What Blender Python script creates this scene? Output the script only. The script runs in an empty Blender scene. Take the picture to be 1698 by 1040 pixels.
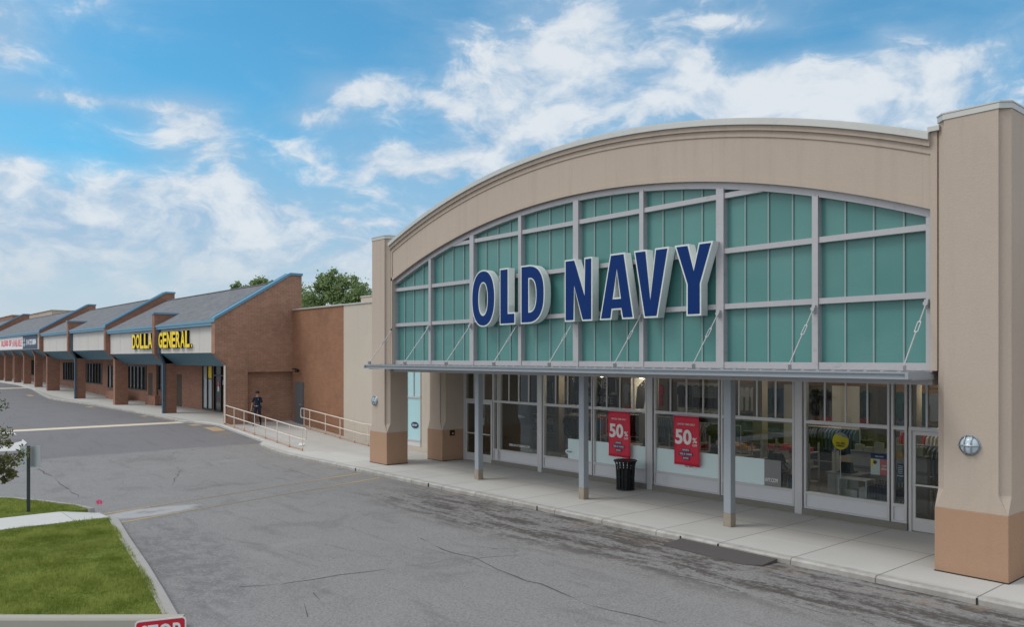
import bpy, bmesh, math, random
import numpy as np
from mathutils import Vector, Matrix

random.seed(7)
rng = np.random.default_rng(7)
R = math.radians
PI = math.pi
S = bpy.context.scene
COL = S.collection

# ------------------------------------------------------------------ camera
cd = bpy.data.cameras.new('camera')
cam = bpy.data.objects.new('camera', cd)
COL.objects.link(cam)
cam.location = (0, 0, 3.8)
cam.rotation_euler = (R(90), 0, R(49.63))
cd.sensor_width = 36
cd.lens = 28.304
cd.shift_y = 73 / 1698
cd.clip_end = 5000
S.camera = cam

# ------------------------------------------------------------------ light
SUN_EL, SUN_AZ = R(52), math.atan2(-0.55, -0.83)    # azimuth of the sun: x=-.55, y=-.83 (left of and behind the camera)
sund = bpy.data.lights.new('sun', 'SUN')
sund.energy = 1.15
sund.angle = R(20)
sund.color = (1.0, 0.955, 0.89)
sun = bpy.data.objects.new('sun', sund)
COL.objects.link(sun)
tosun = Vector((-.55 * math.cos(SUN_EL), -.83 * math.cos(SUN_EL), math.sin(SUN_EL)))
sun.rotation_euler = tosun.to_track_quat('Z', 'Y').to_euler()
sun.location = tosun * 60

S.view_settings.view_transform = 'Standard'
S.view_settings.look = 'None'
S.view_settings.exposure = 0.10
S.view_settings.gamma = 1.0
S.cycles.max_bounces = 7
S.cycles.transparent_max_bounces = 12
S.cycles.use_denoising = True


# ------------------------------------------------------------------ node helper
class NT:
    def __init__(self, nt):
        self.nt = nt
        nt.nodes.clear()

    def n(self, t, ins=None, **kw):
        nd = self.nt.nodes.new(t)
        for k, v in kw.items():
            setattr(nd, k, v)
        for k, v in (ins or {}).items():
            s = nd.inputs[k]
            if isinstance(v, bpy.types.NodeSocket):
                self.nt.links.new(v, s)
            else:
                s.default_value = v
        return nd

    def m(self, op, a, b=0.0, c=None, clamp=False):
        ins = {0: a, 1: b}
        if c is not None:
            ins[2] = c
        return self.n('ShaderNodeMath', ins, operation=op, use_clamp=clamp).outputs[0]

    def mix(self, f, a, b, typ='MIX'):
        nd = self.n('ShaderNodeMix', {0: f, 6: a, 7: b}, data_type='RGBA', blend_type=typ)
        return nd.outputs[2]

    def noise(self, vec, scale, detail=4, rough=.55, dist=0.0):
        return self.n('ShaderNodeTexNoise', {'Vector': vec, 'Scale': scale, 'Detail': detail, 'Roughness': rough, 'Distortion': dist}).outputs[0]

    def ramp(self, f, a, b, lo=0.0, hi=1.0):
        return self.n('ShaderNodeMapRange', {0: f, 1: a, 2: b, 3: lo, 4: hi}, interpolation_type='SMOOTHSTEP').outputs[0]

    def sxyz(self, v):
        return self.n('ShaderNodeSeparateXYZ', {0: v}).outputs

    def cxyz(self, x, y, z):
        return self.n('ShaderNodeCombineXYZ', {0: x, 1: y, 2: z}).outputs[0]


def c4(c):
    return (c[0], c[1], c[2], 1.0)


# ------------------------------------------------------------------ world: blue sky with drifting cloud
w = bpy.data.worlds.new('World')
S.world = w
w.use_nodes = True
t = NT(w.node_tree)
sky = t.n('ShaderNodeTexSky', sky_type='NISHITA', sun_disc=False)
sky.sun_elevation = SUN_EL
sky.sun_rotation = math.atan2(-.55, -.83)
sky.air_density = 1.0
sky.dust_density = 0.8
sky.ozone_density = 2.0
vec = t.n('ShaderNodeTexCoord').outputs['Generated']
vx, vy, vz = t.sxyz(vec)
AZ0 = math.atan2(.6477, -.7619)     # direction of the street's far end seen from the car park
# azimuth measured clockwise from that direction
ca, sa = math.cos(AZ0), math.sin(AZ0)
fw = t.m('ADD', t.m('MULTIPLY', vx, ca), t.m('MULTIPLY', vy, sa))
rt = t.m('ADD', t.m('MULTIPLY', vx, sa), t.m('MULTIPLY', vy, -ca))
az = t.m('ARCTAN2', rt, fw)
el = t.m('ARCSINE', vz)
P2 = t.cxyz(az, t.m('MULTIPLY', el, 1.7), 3.3)
big = t.noise(P2, 3.2, 8, .58, .25)
fine = t.noise(P2, 9.0, 9, .62, .3)
wisp = t.noise(t.cxyz(az, t.m('MULTIPLY', el, 3.4), 8.1), 4.0, 7, .6, .6)


def ae(x, y):
    u, v = (x - 849) / 1335, (593 - y) / 1335
    return math.atan(u), math.atan(v / math.sqrt(1 + u * u))


def blob(x, y, rx, ry, amp, rot=0.0):
    a, e = ae(x, y)
    rx, ry = rx / 1335, ry / 1335
    dx = t.m('SUBTRACT', az, a)
    dy = t.m('SUBTRACT', el, e)
    cr, sr = math.cos(rot), math.sin(rot)
    px = t.m('ADD', t.m('MULTIPLY', dx, cr / rx), t.m('MULTIPLY', dy, sr / rx))
    py = t.m('ADD', t.m('MULTIPLY', dx, -sr / ry), t.m('MULTIPLY', dy, cr / ry))
    r2 = t.m('ADD', t.m('MULTIPLY', px, px), t.m('MULTIPLY', py, py))
    return t.m('MULTIPLY', t.m('EXPONENT', t.m('MULTIPLY', r2, -1.0)), amp)


def total(bl):
    s = None
    for b in bl:
        v = blob(*b)
        s = v if s is None else t.m('ADD', s, v)
    return s


dens = total([
    (990, 20, 170, 90, 1.15), (900, 110, 130, 60, .85), (1000, 160, 330, 60, .85), (1330, 165, 240, 62, 1.0, -.12), (1500, 205, 110, 50, .7), (850, 225, 60, 40, .7),
    (320, 190, 60, 36, 1.0), (335, 250, 110, 36, .75), (590, 155, 85, 30, 1.0), (520, 195, 46, 16, .8), (-5, 45, 50, 70, 1.1), (150, 166, 130, 12, .75, .05), (790, 262, 170, 45, .65), (640, 265, 130, 35, .6),
    (10, 280, 60, 36, .8), (80, 360, 220, 60, .6), (330, 335, 110, 36, .75), (620, 340, 240, 60, .6), (560, 430, 500, 70, .5), (1265, 38, 36, 11, 1.0), (1190, 33, 35, 8, .8),
    (1480, 55, 40, 14, .8, -.2), (1510, 92, 40, 20, 1.0, -.2), (1580, 112, 42, 22, .9), (727, 166, 30, 10, 1.0, -.2), (755, 190, 22, 11, .95), (1150, 95, 60, 20, .5),
    (500, 50, 260, 70, -.55), (110, 250, 130, 40, -.6), (470, 110, 200, 34, -.25), (1560, 20, 200, 36, -.3), (1250, 85, 90, 25, -.3), (690, 215, 50, 22, -.35), (220, 100, 180, 36, -.35)])
warp = t.n('ShaderNodeTexNoise', {'Vector': P2, 'Scale': 6.0, 'Detail': 4}).outputs[1]
PW = t.n('ShaderNodeVectorMath', {0: P2, 1: t.n('ShaderNodeVectorMath', {0: warp, 3: .16}, operation='SCALE').outputs[0]}, operation='ADD').outputs[0]
puff = t.noise(PW, 11.0, 10, .60)
n1 = t.m('SUBTRACT', big, .5)
n2 = t.m('SUBTRACT', fine, .5)
n3 = t.m('SUBTRACT', wisp, .5)
n4 = t.m('SUBTRACT', puff, .5)
low = t.ramp(el, .27, .12, 0, .55)
d = t.m('ADD', dens, low)
d = t.m('ADD', d, t.m('MULTIPLY', n1, 1.3))
d = t.m('ADD', d, t.m('MULTIPLY', n4, 3.0))
d = t.m('ADD', d, t.m('MULTIPLY', n3, 1.2))
cover = t.ramp(d, .0, 1.1)
veil = t.ramp(t.m('ADD', t.m('MULTIPLY', dens, .8), t.m('ADD', t.m('MULTIPLY', n1, 1.4), t.m('ADD', t.m('MULTIPLY', n3, 1.6), low))), -.5, .9, 0.06, .72)
cover = t.m('MAXIMUM', cover, veil)
shade = t.ramp(t.m('ADD', t.m('MULTIPLY', n4, 3.2), t.m('ADD', t.m('MULTIPLY', n2, 1.0), t.m('MULTIPLY', d, .55))), -.15, 1.25)
cloudc = t.mix(shade, (3.3, 4.85, 6.6, 1), (7.2, 7.6, 8.0, 1))
skyc = t.mix(1.0, sky.outputs[0], (.50, 1.32, 1.46, 1), 'MULTIPLY')
hz = t.ramp(el, .24, .03, 0, .95)
skyc = t.mix(hz, skyc, (4.9, 5.95, 6.75, 1))
cloudc = t.mix(t.ramp(el, .17, .04, 0, .9), cloudc, (5.0, 5.95, 6.7, 1))
allc = t.mix(t.m('MULTIPLY', cover, .95), skyc, cloudc)
# unseen sky overhead and behind: bright cloud and glow added to light shaded sides
away = t.m('MAXIMUM', t.ramp(t.m('ABSOLUTE', az), .85, 1.5), t.ramp(el, .55, .95))
sd = t.n('ShaderNodeVectorMath', {0: vec, 1: tuple(tosun)}, operation='DOT_PRODUCT').outputs[1]
glow = t.ramp(sd, .3, 1.0)
bright = t.mix(glow, (6.6, 7.2, 8.0, 1), (11.6, 11.6, 11.6, 1))
bright = t.mix(t.ramp(t.noise(vec, 3.0, 6, .6), .4, .7, 0, .35), bright, (4.5, 5.5, 7.0, 1))
allc = t.mix(away, allc, bright)
bg = t.n('ShaderNodeBackground', {'Color': allc, 'Strength': .1})
t.nt.links.new(bg.outputs[0], t.n('ShaderNodeOutputWorld').inputs[0])


# ------------------------------------------------------------------ materials
def matbase(name):
    m = bpy.data.materials.new(name)
    m.use_nodes = True
    return m, NT(m.node_tree)


def finish(m, t, col, rough=.8, metal=0.0, bump=None, bstr=.2, bdist=.01, spec=None, emit=None, es=0):
    ins = {'Base Color': col, 'Roughness': rough, 'Metallic': metal}
    b = t.n('ShaderNodeBsdfPrincipled', ins)
    if spec is not None:
        b.inputs['Specular IOR Level'].default_value = spec
    if emit is not None:
        b.inputs['Emission Color'].default_value = c4(emit)
        b.inputs['Emission Strength'].default_value = es
    if bump is not None:
        bn = t.n('ShaderNodeBump', {'Strength': bstr, 'Distance': bdist, 'Height': bump})
        t.nt.links.new(bn.outputs[0], b.inputs['Normal'])
    t.nt.links.new(b.outputs[0], t.n('ShaderNodeOutputMaterial').inputs[0])
    return m


def pos(t):
    return t.n('ShaderNodeNewGeometry').outputs['Position']


def mat(name, col, rough=.6, metal=0.0, var=.12, scale=6.0, bump=.1, bscale=None, dirt=0.0, spec=None, emit=None, es=0):
    m, t = matbase(name)
    p = pos(t)
    n = t.noise(p, scale, 5)
    n2 = t.noise(p, scale * .15, 3)
    f = t.m('ADD', t.m('MULTIPLY', n, .6), t.m('MULTIPLY', n2, .4))
    c = t.mix(f, c4([x * (1 - var) for x in col]), c4([min(1, x * (1 + var)) for x in col]))
    if dirt:
        k = t.ramp(t.noise(p, scale * .5, 6, .7), .55, .75, 0, dirt)
        c = t.mix(k, c, c4([x * .45 + .02 for x in col]))
    r = t.m('ADD', rough - .06, t.m('MULTIPLY', n, .12))
    return finish(m, t, c, r, metal, t.noise(p, bscale or scale * 5, 4), bump, .01, spec, emit, es)


def stucco(name, col, streak=.5):
    m, t = matbase(name)
    p = pos(t)
    x, y, z = t.sxyz(p)
    f = t.noise(p, .5, 5)
    st = t.noise(t.cxyz(t.m('MULTIPLY', t.m('ADD', x, y), 3.2), 0.0, t.m('MULTIPLY', z, .18)), 1.0, 5, .65)
    blot = t.noise(p, 2.2, 6, .65)
    c = t.mix(f, c4([v * .93 for v in col]), c4([v * 1.06 for v in col]))
    c = t.mix(t.ramp(st, .48, .78, 0, streak), c, c4([col[0] * .70, col[1] * .71, col[2] * .74]))
    c = t.mix(t.ramp(blot, .58, .75, 0, .22), c, c4([v * .8 for v in col]))
    run = t.noise(t.cxyz(t.m('MULTIPLY', t.m('ADD', x, y), 6.0), 0.0, t.m('MULTIPLY', z, .5)), 1.0, 6, .75)
    c = t.mix(t.m('MULTIPLY', t.ramp(z, 6.2, 8.2), t.ramp(run, .5, .72, 0, .2)), c, c4([v * .55 for v in col]))
    seam = t.ramp(t.m('ABSOLUTE', t.m('SUBTRACT', t.m('FRACT', t.m('DIVIDE', t.m('ADD', x, 100.0), 4.57)), .5)), .0028, .0012, 0, .16)
    c = t.mix(seam, c, c4([v * .5 for v in col]))
    grime = t.ramp(t.m('ADD', z, t.m('MULTIPLY', blot, .35)), .42, .12, 0, .22)
    c = t.mix(grime, c, c4([v * .5 for v in col]))
    gr = t.noise(p, 28, 4, .8)
    c = t.mix(t.ramp(gr, .36, .64, 0, .16), c, c4([v * .72 for v in col]))
    pb = t.n('ShaderNodeTexVoronoi', {'Vector': t.cxyz(t.m('ADD', x, y), t.m('MULTIPLY', z, .7), 0.0), 'Scale': .55}, distance='CHEBYCHEV').outputs[1]
    c = t.mix(t.m('MULTIPLY', t.m('GREATER_THAN', t.sxyz(pb)[0], .8), .10), c, c4([min(1, v * 1.18) for v in col]))
    return finish(m, t, c, .9, 0, t.m('ADD', gr, t.noise(p, 70, 3)), .35, .012)


M = {}
M['stucco'] = stucco('stucco', (.485, .403, .33), .36)
M['stucco_pale'] = stucco('stucco_pale', (.53, .475, .40), .4)
M['tan'] = stucco('tan_paint', (.41, .255, .165), .35)
M['cream'] = stucco('cream_panel', (.60, .58, .545), .35)
M['galv'] = mat('painted_steel', (.42, .42, .435), .45, .25, .10, 9, .05, dirt=.45)
M['alu'] = mat('aluminium', (.54, .54, .545), .42, .2, .06, 5, .03, dirt=.15)
M['panel'] = mat('kick_panel', (.60, .61, .63), .5, .05, .05, 3, .03, dirt=.2)
M['post'] = mat('post_paint', (.30, .335, .365), .5, .1, .07, 4, .05, dirt=.2)
M['rust'] = mat('rust', (.30, .255, .20), .85, 0, .4, 9, .4, dirt=.6)
M['coping'] = mat('coping_metal', (.52, .53, .50), .45, .3, .1, 3, .05, dirt=.35)
M['blue_trim'] = mat('blue_trim', (.115, .28, .40), .42, .1, .12, 3, .04, dirt=.2)
M['pipe'] = mat('downpipe_paint', (.075, .125, .175), .45, .1, .12, 3, .04)
M['bar'] = mat('green_bar', (.24, .33, .325), .45, 0, .1, 5, .03)
M['dark'] = mat('dark_gap', (.02, .02, .02), .9)
M['black'] = mat('black_metal', (.012, .013, .015), .38, .3, .2, 10, .05)
M['white'] = mat('white_paint', (.78, .78, .78), .5, 0, .04, 5, .02)
M['sign_white'] = mat('letter_return', (.63, .69, .67), .45, 0, .05, 2, .02, dirt=.12)
M['sign_blue'] = mat('letter_face', (.0006, .026, .14), .55, 0, .10, 2, .02, spec=.15)
M['yellow'] = mat('yellow_face', (.95, .68, .0), .45, 0, .04, 3, .02)
M['red'] = mat('red_banner', (.66, .018, .055), .55, 0, .06, 3, .05)
M['navy'] = mat('navy', (.015, .03, .10), .6)
M['banner_blue'] = mat('banner_blue', (.03, .07, .13), .6)
M['pinkred'] = mat('pink_red', (.75, .12, .14), .6)
M['film'] = mat('white_film', (.66, .80, .80), .35, 0, .05, .6, .02)
M['film_blue'] = mat('frosted_blue', (.42, .66, .70), .3, 0, .05, .6, .02)
M['greydoor'] = mat('grey_door', (.13, .135, .145), .5, 0, .08, 3, .03)
M['rail'] = mat('rail_paint', (.68, .60, .53), .5, 0, .14, 9, .05, dirt=.25)
M['railrust'] = mat('rail_rust', (.46, .27, .17), .8, 0, .3, 12, .3)
M['kerb'] = mat('kerb_concrete', (.33, .315, .30), .9, 0, .18, 7, .3, dirt=.45)
M['kerb_new'] = mat('kerb_clean', (.36, .345, .295), .9, 0, .08, 7, .2, dirt=.15)
M['path'] = mat('path_concrete', (.52, .52, .50), .9, 0, .09, 5, .2, dirt=.12)
M['strip'] = mat('strip_concrete', (.60, .55, .46), .9, 0, .12, 3, .2, dirt=.3)
M['line'] = None
M['pole'] = mat('sign_pole', (.055, .06, .065), .5, .6, .15, 12, .1)
M['platesign'] = mat('sign_plate', (.46, .50, .51), .4, .4, .12, 4, .03)
M['stop_red'] = mat('stop_red', (.55, .012, .03), .4, 0, .04, 3, .01)
M['pink'] = mat('pink_plastic', (.9, .09, .22), .5)
M['bark'] = mat('bark', (.09, .07, .055), .95, 0, .3, 9, .6)
M['skin'] = mat('skin', (.42, .25, .18), .6)
M['hair'] = mat('hair', (.06, .035, .02), .7)
M['blond'] = mat('light_hair', (.26, .16, .08), .7)
M['uniform'] = mat('uniform', (.007, .014, .035), .85)
M['black_cloth'] = mat('black_cloth', (.012, .012, .015), .9, 0, .25, 14, .2)
M['denim'] = mat('denim', (.06, .12, .22), .9)
M['grey_cloth'] = mat('grey_cloth', (.22, .25, .30), .9, 0, .2, 14, .2)
M['teal_cloth'] = mat('teal_cloth', (.015, .08, .085), .9, 0, .25, 14, .2)
M['tee_white'] = mat('white_cloth', (.45, .44, .42), .9, 0, .2, 14, .2)
M['redcloth'] = mat('red_cloth', (.45, .02, .03), .85, 0, .2, 14, .2)
M['shelf'] = mat('shelf_white', (.42, .40, .37), .6)
M['counter'] = mat('counter_grey', (.22, .22, .215), .6)
M['intwall'] = mat('interior_wall', (.20, .175, .145), .85)
M['intwood'] = mat('interior_wood', (.30, .17, .08), .8, 0, .3, 3)
M['intfloor'] = mat('interior_floor', (.11, .10, .09), .5)
M['chalk'] = mat('chalkboard', (.015, .02, .028), .8)
M['teal'] = mat('teal_metal', (.02, .12, .14), .5)
M['warm_emit'] = mat('lamp_glow', (1, .85, .65), .5, emit=(1, .78, .5), es=6)
M['lampglass'] = mat('lamp_lens', (.50, .60, .66), .15, 0, .05, 6, .05)
M['lampmetal'] = mat('lamp_metal', (.30, .33, .36), .4, .5, .1, 10, .05)
M['orange'] = mat('ochre_paint', (.62, .32, .09), .85, 0, .3, 9)
M['tactile'] = mat('tactile_pad', (.42, .30, .18), .9, 0, .25, 9, .4)
M['paper'] = mat('paper', (.8, .8, .78), .8)


def brick(name, c1, c2, mortar, blotch=.35):
    m, t = matbase(name)
    p = pos(t)
    x, y, z = t.sxyz(p)
    v = t.cxyz(t.m('ADD', x, y), z, 0.0)
    b = t.n('ShaderNodeTexBrick', {'Vector': v, 'Color1': c4(c1), 'Color2': c4(c2), 'Mortar': c4(mortar), 'Scale': 1.0, 'Mortar Size': .008,
                                   'Mortar Smooth': .3, 'Bias': -.1, 'Brick Width': .30, 'Row Height': .10}, offset=.5)
    n = t.noise(p, .55, 6, .65)
    n2 = t.noise(p, 3.0, 5, .6)
    c = t.mix(t.ramp(n, .42, .70, 0, blotch), b.outputs[0], c4([q * .48 for q in c1]))
    c = t.mix(t.ramp(n2, .45, .75, 0, .3), c, c4([q * 1.25 for q in c2]))
    return finish(m, t, c, .9, 0, t.m('SUBTRACT', 1.0, b.outputs[1]), .45, .01)


M['brick'] = brick('brick', (.275, .135, .088), (.335, .17, .11), (.24, .15, .115), .30)
M['brick_end'] = brick('brick_stained', (.345, .19, .125), (.41, .235, .155), (.23, .14, .105), .42)
M['brick_painted'] = brick('brick_painted', (.275, .138, .078), (.305, .155, .09), (.24, .12, .072), .34)


def shingles():
    m, t = matbase('shingles')
    p = pos(t)
    x, y, z = t.sxyz(p)
    b = t.n('ShaderNodeTexBrick', {'Vector': t.cxyz(x, z, 0.0), 'Color1': (.135, .145, .155, 1), 'Color2': (.18, .185, .20, 1), 'Mortar': (.08, .08, .09, 1),
                                   'Scale': 1.0, 'Mortar Size': .01, 'Brick Width': .33, 'Row Height': .085})
    n = t.noise(p, 1.2, 6, .65)
    c = t.mix(t.ramp(n, .35, .75, 0, .4), b.outputs[0], (.225, .23, .245, 1))
    st = t.noise(t.cxyz(t.m('MULTIPLY', x, 2.0), 0.0, t.m('MULTIPLY', z, .3)), 1.0, 5, .65)
    c = t.mix(t.ramp(st, .5, .8, 0, .4), c, (.13, .135, .14, 1))
    return finish(m, t, c, .95, 0, b.outputs[1], .3, .01)


M['shingle'] = shingles()


def soffit():
    m, t = matbase('ribbed_metal')
    p = pos(t)
    x, y, z = t.sxyz(p)
    s = t.m('SINE', t.m('MULTIPLY', x, 2 * PI / .2))
    c = t.mix(t.ramp(s, -.2, .9), (.055, .15, .21, 1), (.13, .28, .36, 1))
    return finish(m, t, c, .5, .2, s, .6, .03)


M['ribbed'] = soffit()


def green_glass():
    m, t = matbase('green_glass')
    p = pos(t)
    x, y, z = t.sxyz(p)
    n = t.noise(p, .35, 3)
    # every pane differs a little
    pane = t.n('ShaderNodeTexWhiteNoise', {'Vector': t.cxyz(t.m('FLOOR', t.m('DIVIDE', t.m('ADD', x, 24.44), .571)), t.m('FLOOR', t.m('DIVIDE', z, 1.24)), 0.0)}).outputs[0]
    c = t.mix(t.m('ADD', t.m('MULTIPLY', n, .6), t.m('MULTIPLY', pane, .4)), (.045, .175, .162, 1), (.115, .29, .27, 1))
    wav = t.noise(t.cxyz(x, 0.0, t.m('MULTIPLY', z, 2.5)), 5.0, 2, .5, 1.0)
    soft = t.noise(t.cxyz(t.m('MULTIPLY', x, .5), 0.0, t.m('MULTIPLY', z, .8)), 1.0, 4, .6)
    c = t.mix(t.ramp(soft, .42, .68, 0, .35), c, (.12, .27, .25, 1))
    run = t.noise(t.cxyz(t.m('MULTIPLY', x, 5.0), 0.0, t.m('MULTIPLY', z, .6)), 1.0, 5, .7)
    c = t.mix(t.ramp(run, .56, .75, 0, .22), c, (.16, .22, .20, 1))
    return finish(m, t, c, .24, 0, t.m('MULTIPLY', wav, t.ramp(soft, .5, .62)), .18, .012, spec=.4)


M['green'] = green_glass()


def clear_glass():
    m, t = matbase('shop_glass')
    tr = t.n('ShaderNodeBsdfTransparent', {'Color': (.80, .84, .83, 1)})
    p = pos(t)
    bn = t.n('ShaderNodeBump', {'Strength': .04, 'Distance': .02, 'Height': t.noise(p, 1.5, 2)})
    gl = t.n('ShaderNodeBsdfGlossy', {'Color': (.9, .95, 1, 1), 'Roughness': .02, 'Normal': bn.outputs[0]})
    lw = t.n('ShaderNodeLayerWeight', {'Blend': .25})
    f = t.m('ADD', .035, t.m('MULTIPLY', lw.outputs[0], .2))
    mx = t.n('ShaderNodeMixShader', {0: f, 1: tr.outputs[0], 2: gl.outputs[0]})
    t.nt.links.new(mx.outputs[0], t.n('ShaderNodeOutputMaterial').inputs[0])
    return m


M['glass'] = clear_glass()


def dark_glass():
    m, t = matbase('dark_glass')
    p = pos(t)
    n = t.noise(p, .8, 3)
    c = t.mix(n, (.012, .014, .016, 1), (.06, .065, .07, 1))
    return finish(m, t, c, .08, 0, None, spec=.6)


M['darkglass'] = dark_glass()


def line_mat():
    m, t = matbase('worn_line')
    p = pos(t)
    x, y, z = t.sxyz(p)
    n = t.noise(p, 9, 6, .7)
    fade = t.ramp(t.m('ABSOLUTE', t.m('SUBTRACT', y, 9.2)), 1.0, 4.0, 0, 1)
    k = t.m('ADD', t.m('MULTIPLY', fade, .62), t.m('MULTIPLY', t.m('SUBTRACT', n, .5), 1.3), clamp=True)
    c = t.mix(t.m('ADD', .16, t.m('MULTIPLY', k, .84)), (.17, .165, .165, 1), (.50, .34, .13, 1))
    return finish(m, t, c, .9, 0, t.noise(p, 60, 3), .3)


M['line'] = line_mat()


def asphalt():
    m, t = matbase('asphalt')
    p = pos(t)
    x, y, z = t.sxyz(p)
    big = t.noise(p, .16, 5, .6)
    mid = t.noise(p, 1.1, 6, .65)
    fin = t.noise(p, 26, 5, .75)
    c = t.mix(t.m('ADD', t.m('MULTIPLY', big, .55), t.m('MULTIPLY', mid, .45)), (.172, .168, .168, 1), (.245, .24, .236, 1))
    c = t.mix(t.ramp(fin, .42, .66, 0, .6), c, (.34, .335, .325, 1))
    c = t.mix(t.ramp(t.noise(p, 30, 4, .8), .54, .38, 0, .45), c, (.085, .083, .082, 1))
    pat = t.noise(p, .5, 7, .7, .8)
    c = t.mix(t.ramp(pat, .52, .66, 0, .36), c, (.12, .115, .112, 1))
    c = t.mix(t.ramp(pat, .46, .32, 0, .25), c, (.30, .295, .29, 1))
    # newer, darker surfacing past the ramp
    nd = t.ramp(t.m('ADD', x, t.m('MULTIPLY', mid, .7)), -33.0, -33.5, 0, .62)
    c = t.mix(nd, c, (.135, .130, .142, 1))
    # long rain-washed streaks, running with the kerb
    st = t.noise(t.cxyz(t.m('MULTIPLY', x, .35), t.m('MULTIPLY', y, 1.9), 0.0), 1.0, 7, .68, .4)
    c = t.mix(t.ramp(st, .54, .68, 0, .38), c, (.105, .10, .10, 1))
    # brown silt and damp beside the shop kerb
    near = t.m('MULTIPLY', t.ramp(t.m('ADD', y, t.m('MULTIPLY', big, 2.0)), 11.8, 13.0), t.ramp(x, -23, -17))
    speck = t.noise(p, 7.0, 6, .8)
    st2 = t.noise(t.cxyz(t.m('MULTIPLY', x, .55), t.m('MULTIPLY', y, 2.6), 5.0), 1.0, 8, .72, .5)
    c = t.mix(t.m('MULTIPLY', near, t.ramp(t.m('ADD', t.m('MULTIPLY', st2, .62), t.m('MULTIPLY', speck, .38)), .455, .56, 0, .92)), c, (.062, .052, .046, 1))
    c = t.mix(t.m('MULTIPLY', t.ramp(y, 12.9, 13.7), t.ramp(mid, .5, .68, 0, .5)), c, (.27, .19, .12, 1))
    # damp patches below the grass island kerb
    dx = t.m('DIVIDE', t.m('ADD', x, 16.2), 4.2)
    dy = t.m('DIVIDE', t.m('SUBTRACT', t.m('SUBTRACT', y, 5.35), t.m('MULTIPLY', t.m('ADD', x, 16.2), -.15)), 1.0)
    r2 = t.m('ADD', t.m('MULTIPLY', dx, dx), t.m('MULTIPLY', dy, dy))
    wet = t.m('MULTIPLY', t.ramp(r2, 1.4, .2), t.ramp(t.noise(t.cxyz(t.m('MULTIPLY', x, 1.1), t.m('MULTIPLY', y, 1.4), 2.0), 2.1, 9, .78, .6), .44, .60, 0, .55))
    c = t.mix(wet, c, (.085, .083, .083, 1))
    # puddle by the footpath, between the crossing lines: pale sky reflection painted in, dark centre
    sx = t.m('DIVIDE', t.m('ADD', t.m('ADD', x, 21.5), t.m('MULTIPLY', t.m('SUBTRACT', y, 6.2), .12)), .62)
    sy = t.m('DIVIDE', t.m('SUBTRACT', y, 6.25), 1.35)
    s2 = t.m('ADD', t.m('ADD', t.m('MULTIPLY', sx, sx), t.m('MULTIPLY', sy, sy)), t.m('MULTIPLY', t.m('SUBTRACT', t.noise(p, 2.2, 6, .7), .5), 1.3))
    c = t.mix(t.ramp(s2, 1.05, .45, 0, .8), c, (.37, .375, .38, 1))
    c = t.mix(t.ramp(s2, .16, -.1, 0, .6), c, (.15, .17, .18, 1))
    # oil drips and old marks
    dr = t.noise(p, 3.4, 3, .5)
    c = t.mix(t.ramp(dr, .70, .78, 0, .4), c, (.10, .098, .098, 1))
    # crazing
    vv = t.n('ShaderNodeVectorMath', {0: p, 1: t.n('ShaderNodeTexNoise', {'Vector': p, 'Scale': 1.2, 'Detail': 5}).outputs[1]}, operation='ADD').outputs[0]
    vo = t.n('ShaderNodeTexVoronoi', {'Vector': vv, 'Scale': .42}, feature='DISTANCE_TO_EDGE').outputs[0]
    ck = t.m('MULTIPLY', t.ramp(vo, .010, .002), t.ramp(t.noise(p, .33, 3), .55, .70))
    c = t.mix(t.m('MULTIPLY', ck, .45), c, (.04, .04, .04, 1))
    return finish(m, t, c, t.m('SUBTRACT', .93, t.m('MULTIPLY', wet, .2)), 0, t.m('SUBTRACT', fin, t.m('MULTIPLY', ck, .8)), .45, .012)


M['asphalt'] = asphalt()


def pavement():
    m, t = matbase('pavement_concrete')
    p = pos(t)
    x, y, z = t.sxyz(p)
    n = t.noise(p, .8, 6, .6)
    f = t.noise(p, 18, 5, .7)
    slab = t.n('ShaderNodeTexWhiteNoise', {'Vector': t.cxyz(t.m('FLOOR', t.m('DIVIDE', t.m('ADD', x, 4.94), 1.62)), t.m('FLOOR', t.m('SUBTRACT', y, 16.2)), 0.0)}).outputs[0]
    c = t.mix(t.m('ADD', t.m('MULTIPLY', n, .65), t.m('MULTIPLY', slab, .35)), (.42, .415, .395, 1), (.56, .555, .535, 1))
    c = t.mix(t.ramp(f, .5, .8, 0, .25), c, (.30, .29, .27, 1))
    # slabs by the wall darkened: shade of the canopy painted into the colour
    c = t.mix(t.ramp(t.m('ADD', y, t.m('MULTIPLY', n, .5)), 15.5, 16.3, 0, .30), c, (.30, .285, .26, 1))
    c = t.mix(t.m('MULTIPLY', t.ramp(y, 14.12, 14.0), t.ramp(t.noise(p, 2.5, 6, .7), .35, .65, .25, .75)), c, (.27, .25, .22, 1))
    jx = t.m('ABSOLUTE', t.m('SUBTRACT', t.m('FRACT', t.m('DIVIDE', t.m('ADD', x, 4.94 + 162), 1.62)), .5))
    j1 = t.ramp(jx, .488, .496)
    j2 = t.ramp(t.m('ABSOLUTE', t.m('SUBTRACT', y, 16.2)), .018, .008)
    j = t.m('MULTIPLY', t.m('MAXIMUM', j1, j2), t.ramp(x, -27.5, -26.5, .35, 1))
    c = t.mix(t.m('MULTIPLY', j, .7), c, (.10, .095, .085, 1))
    spot = t.ramp(t.noise(p, 5.0, 2, .5), .74, .78, 0, .5)
    c = t.mix(spot, c, (.2, .19, .18, 1))
    return finish(m, t, c, .9, 0, t.m('SUBTRACT', f, j), .3, .01)


M['pavement'] = pavement()


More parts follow.
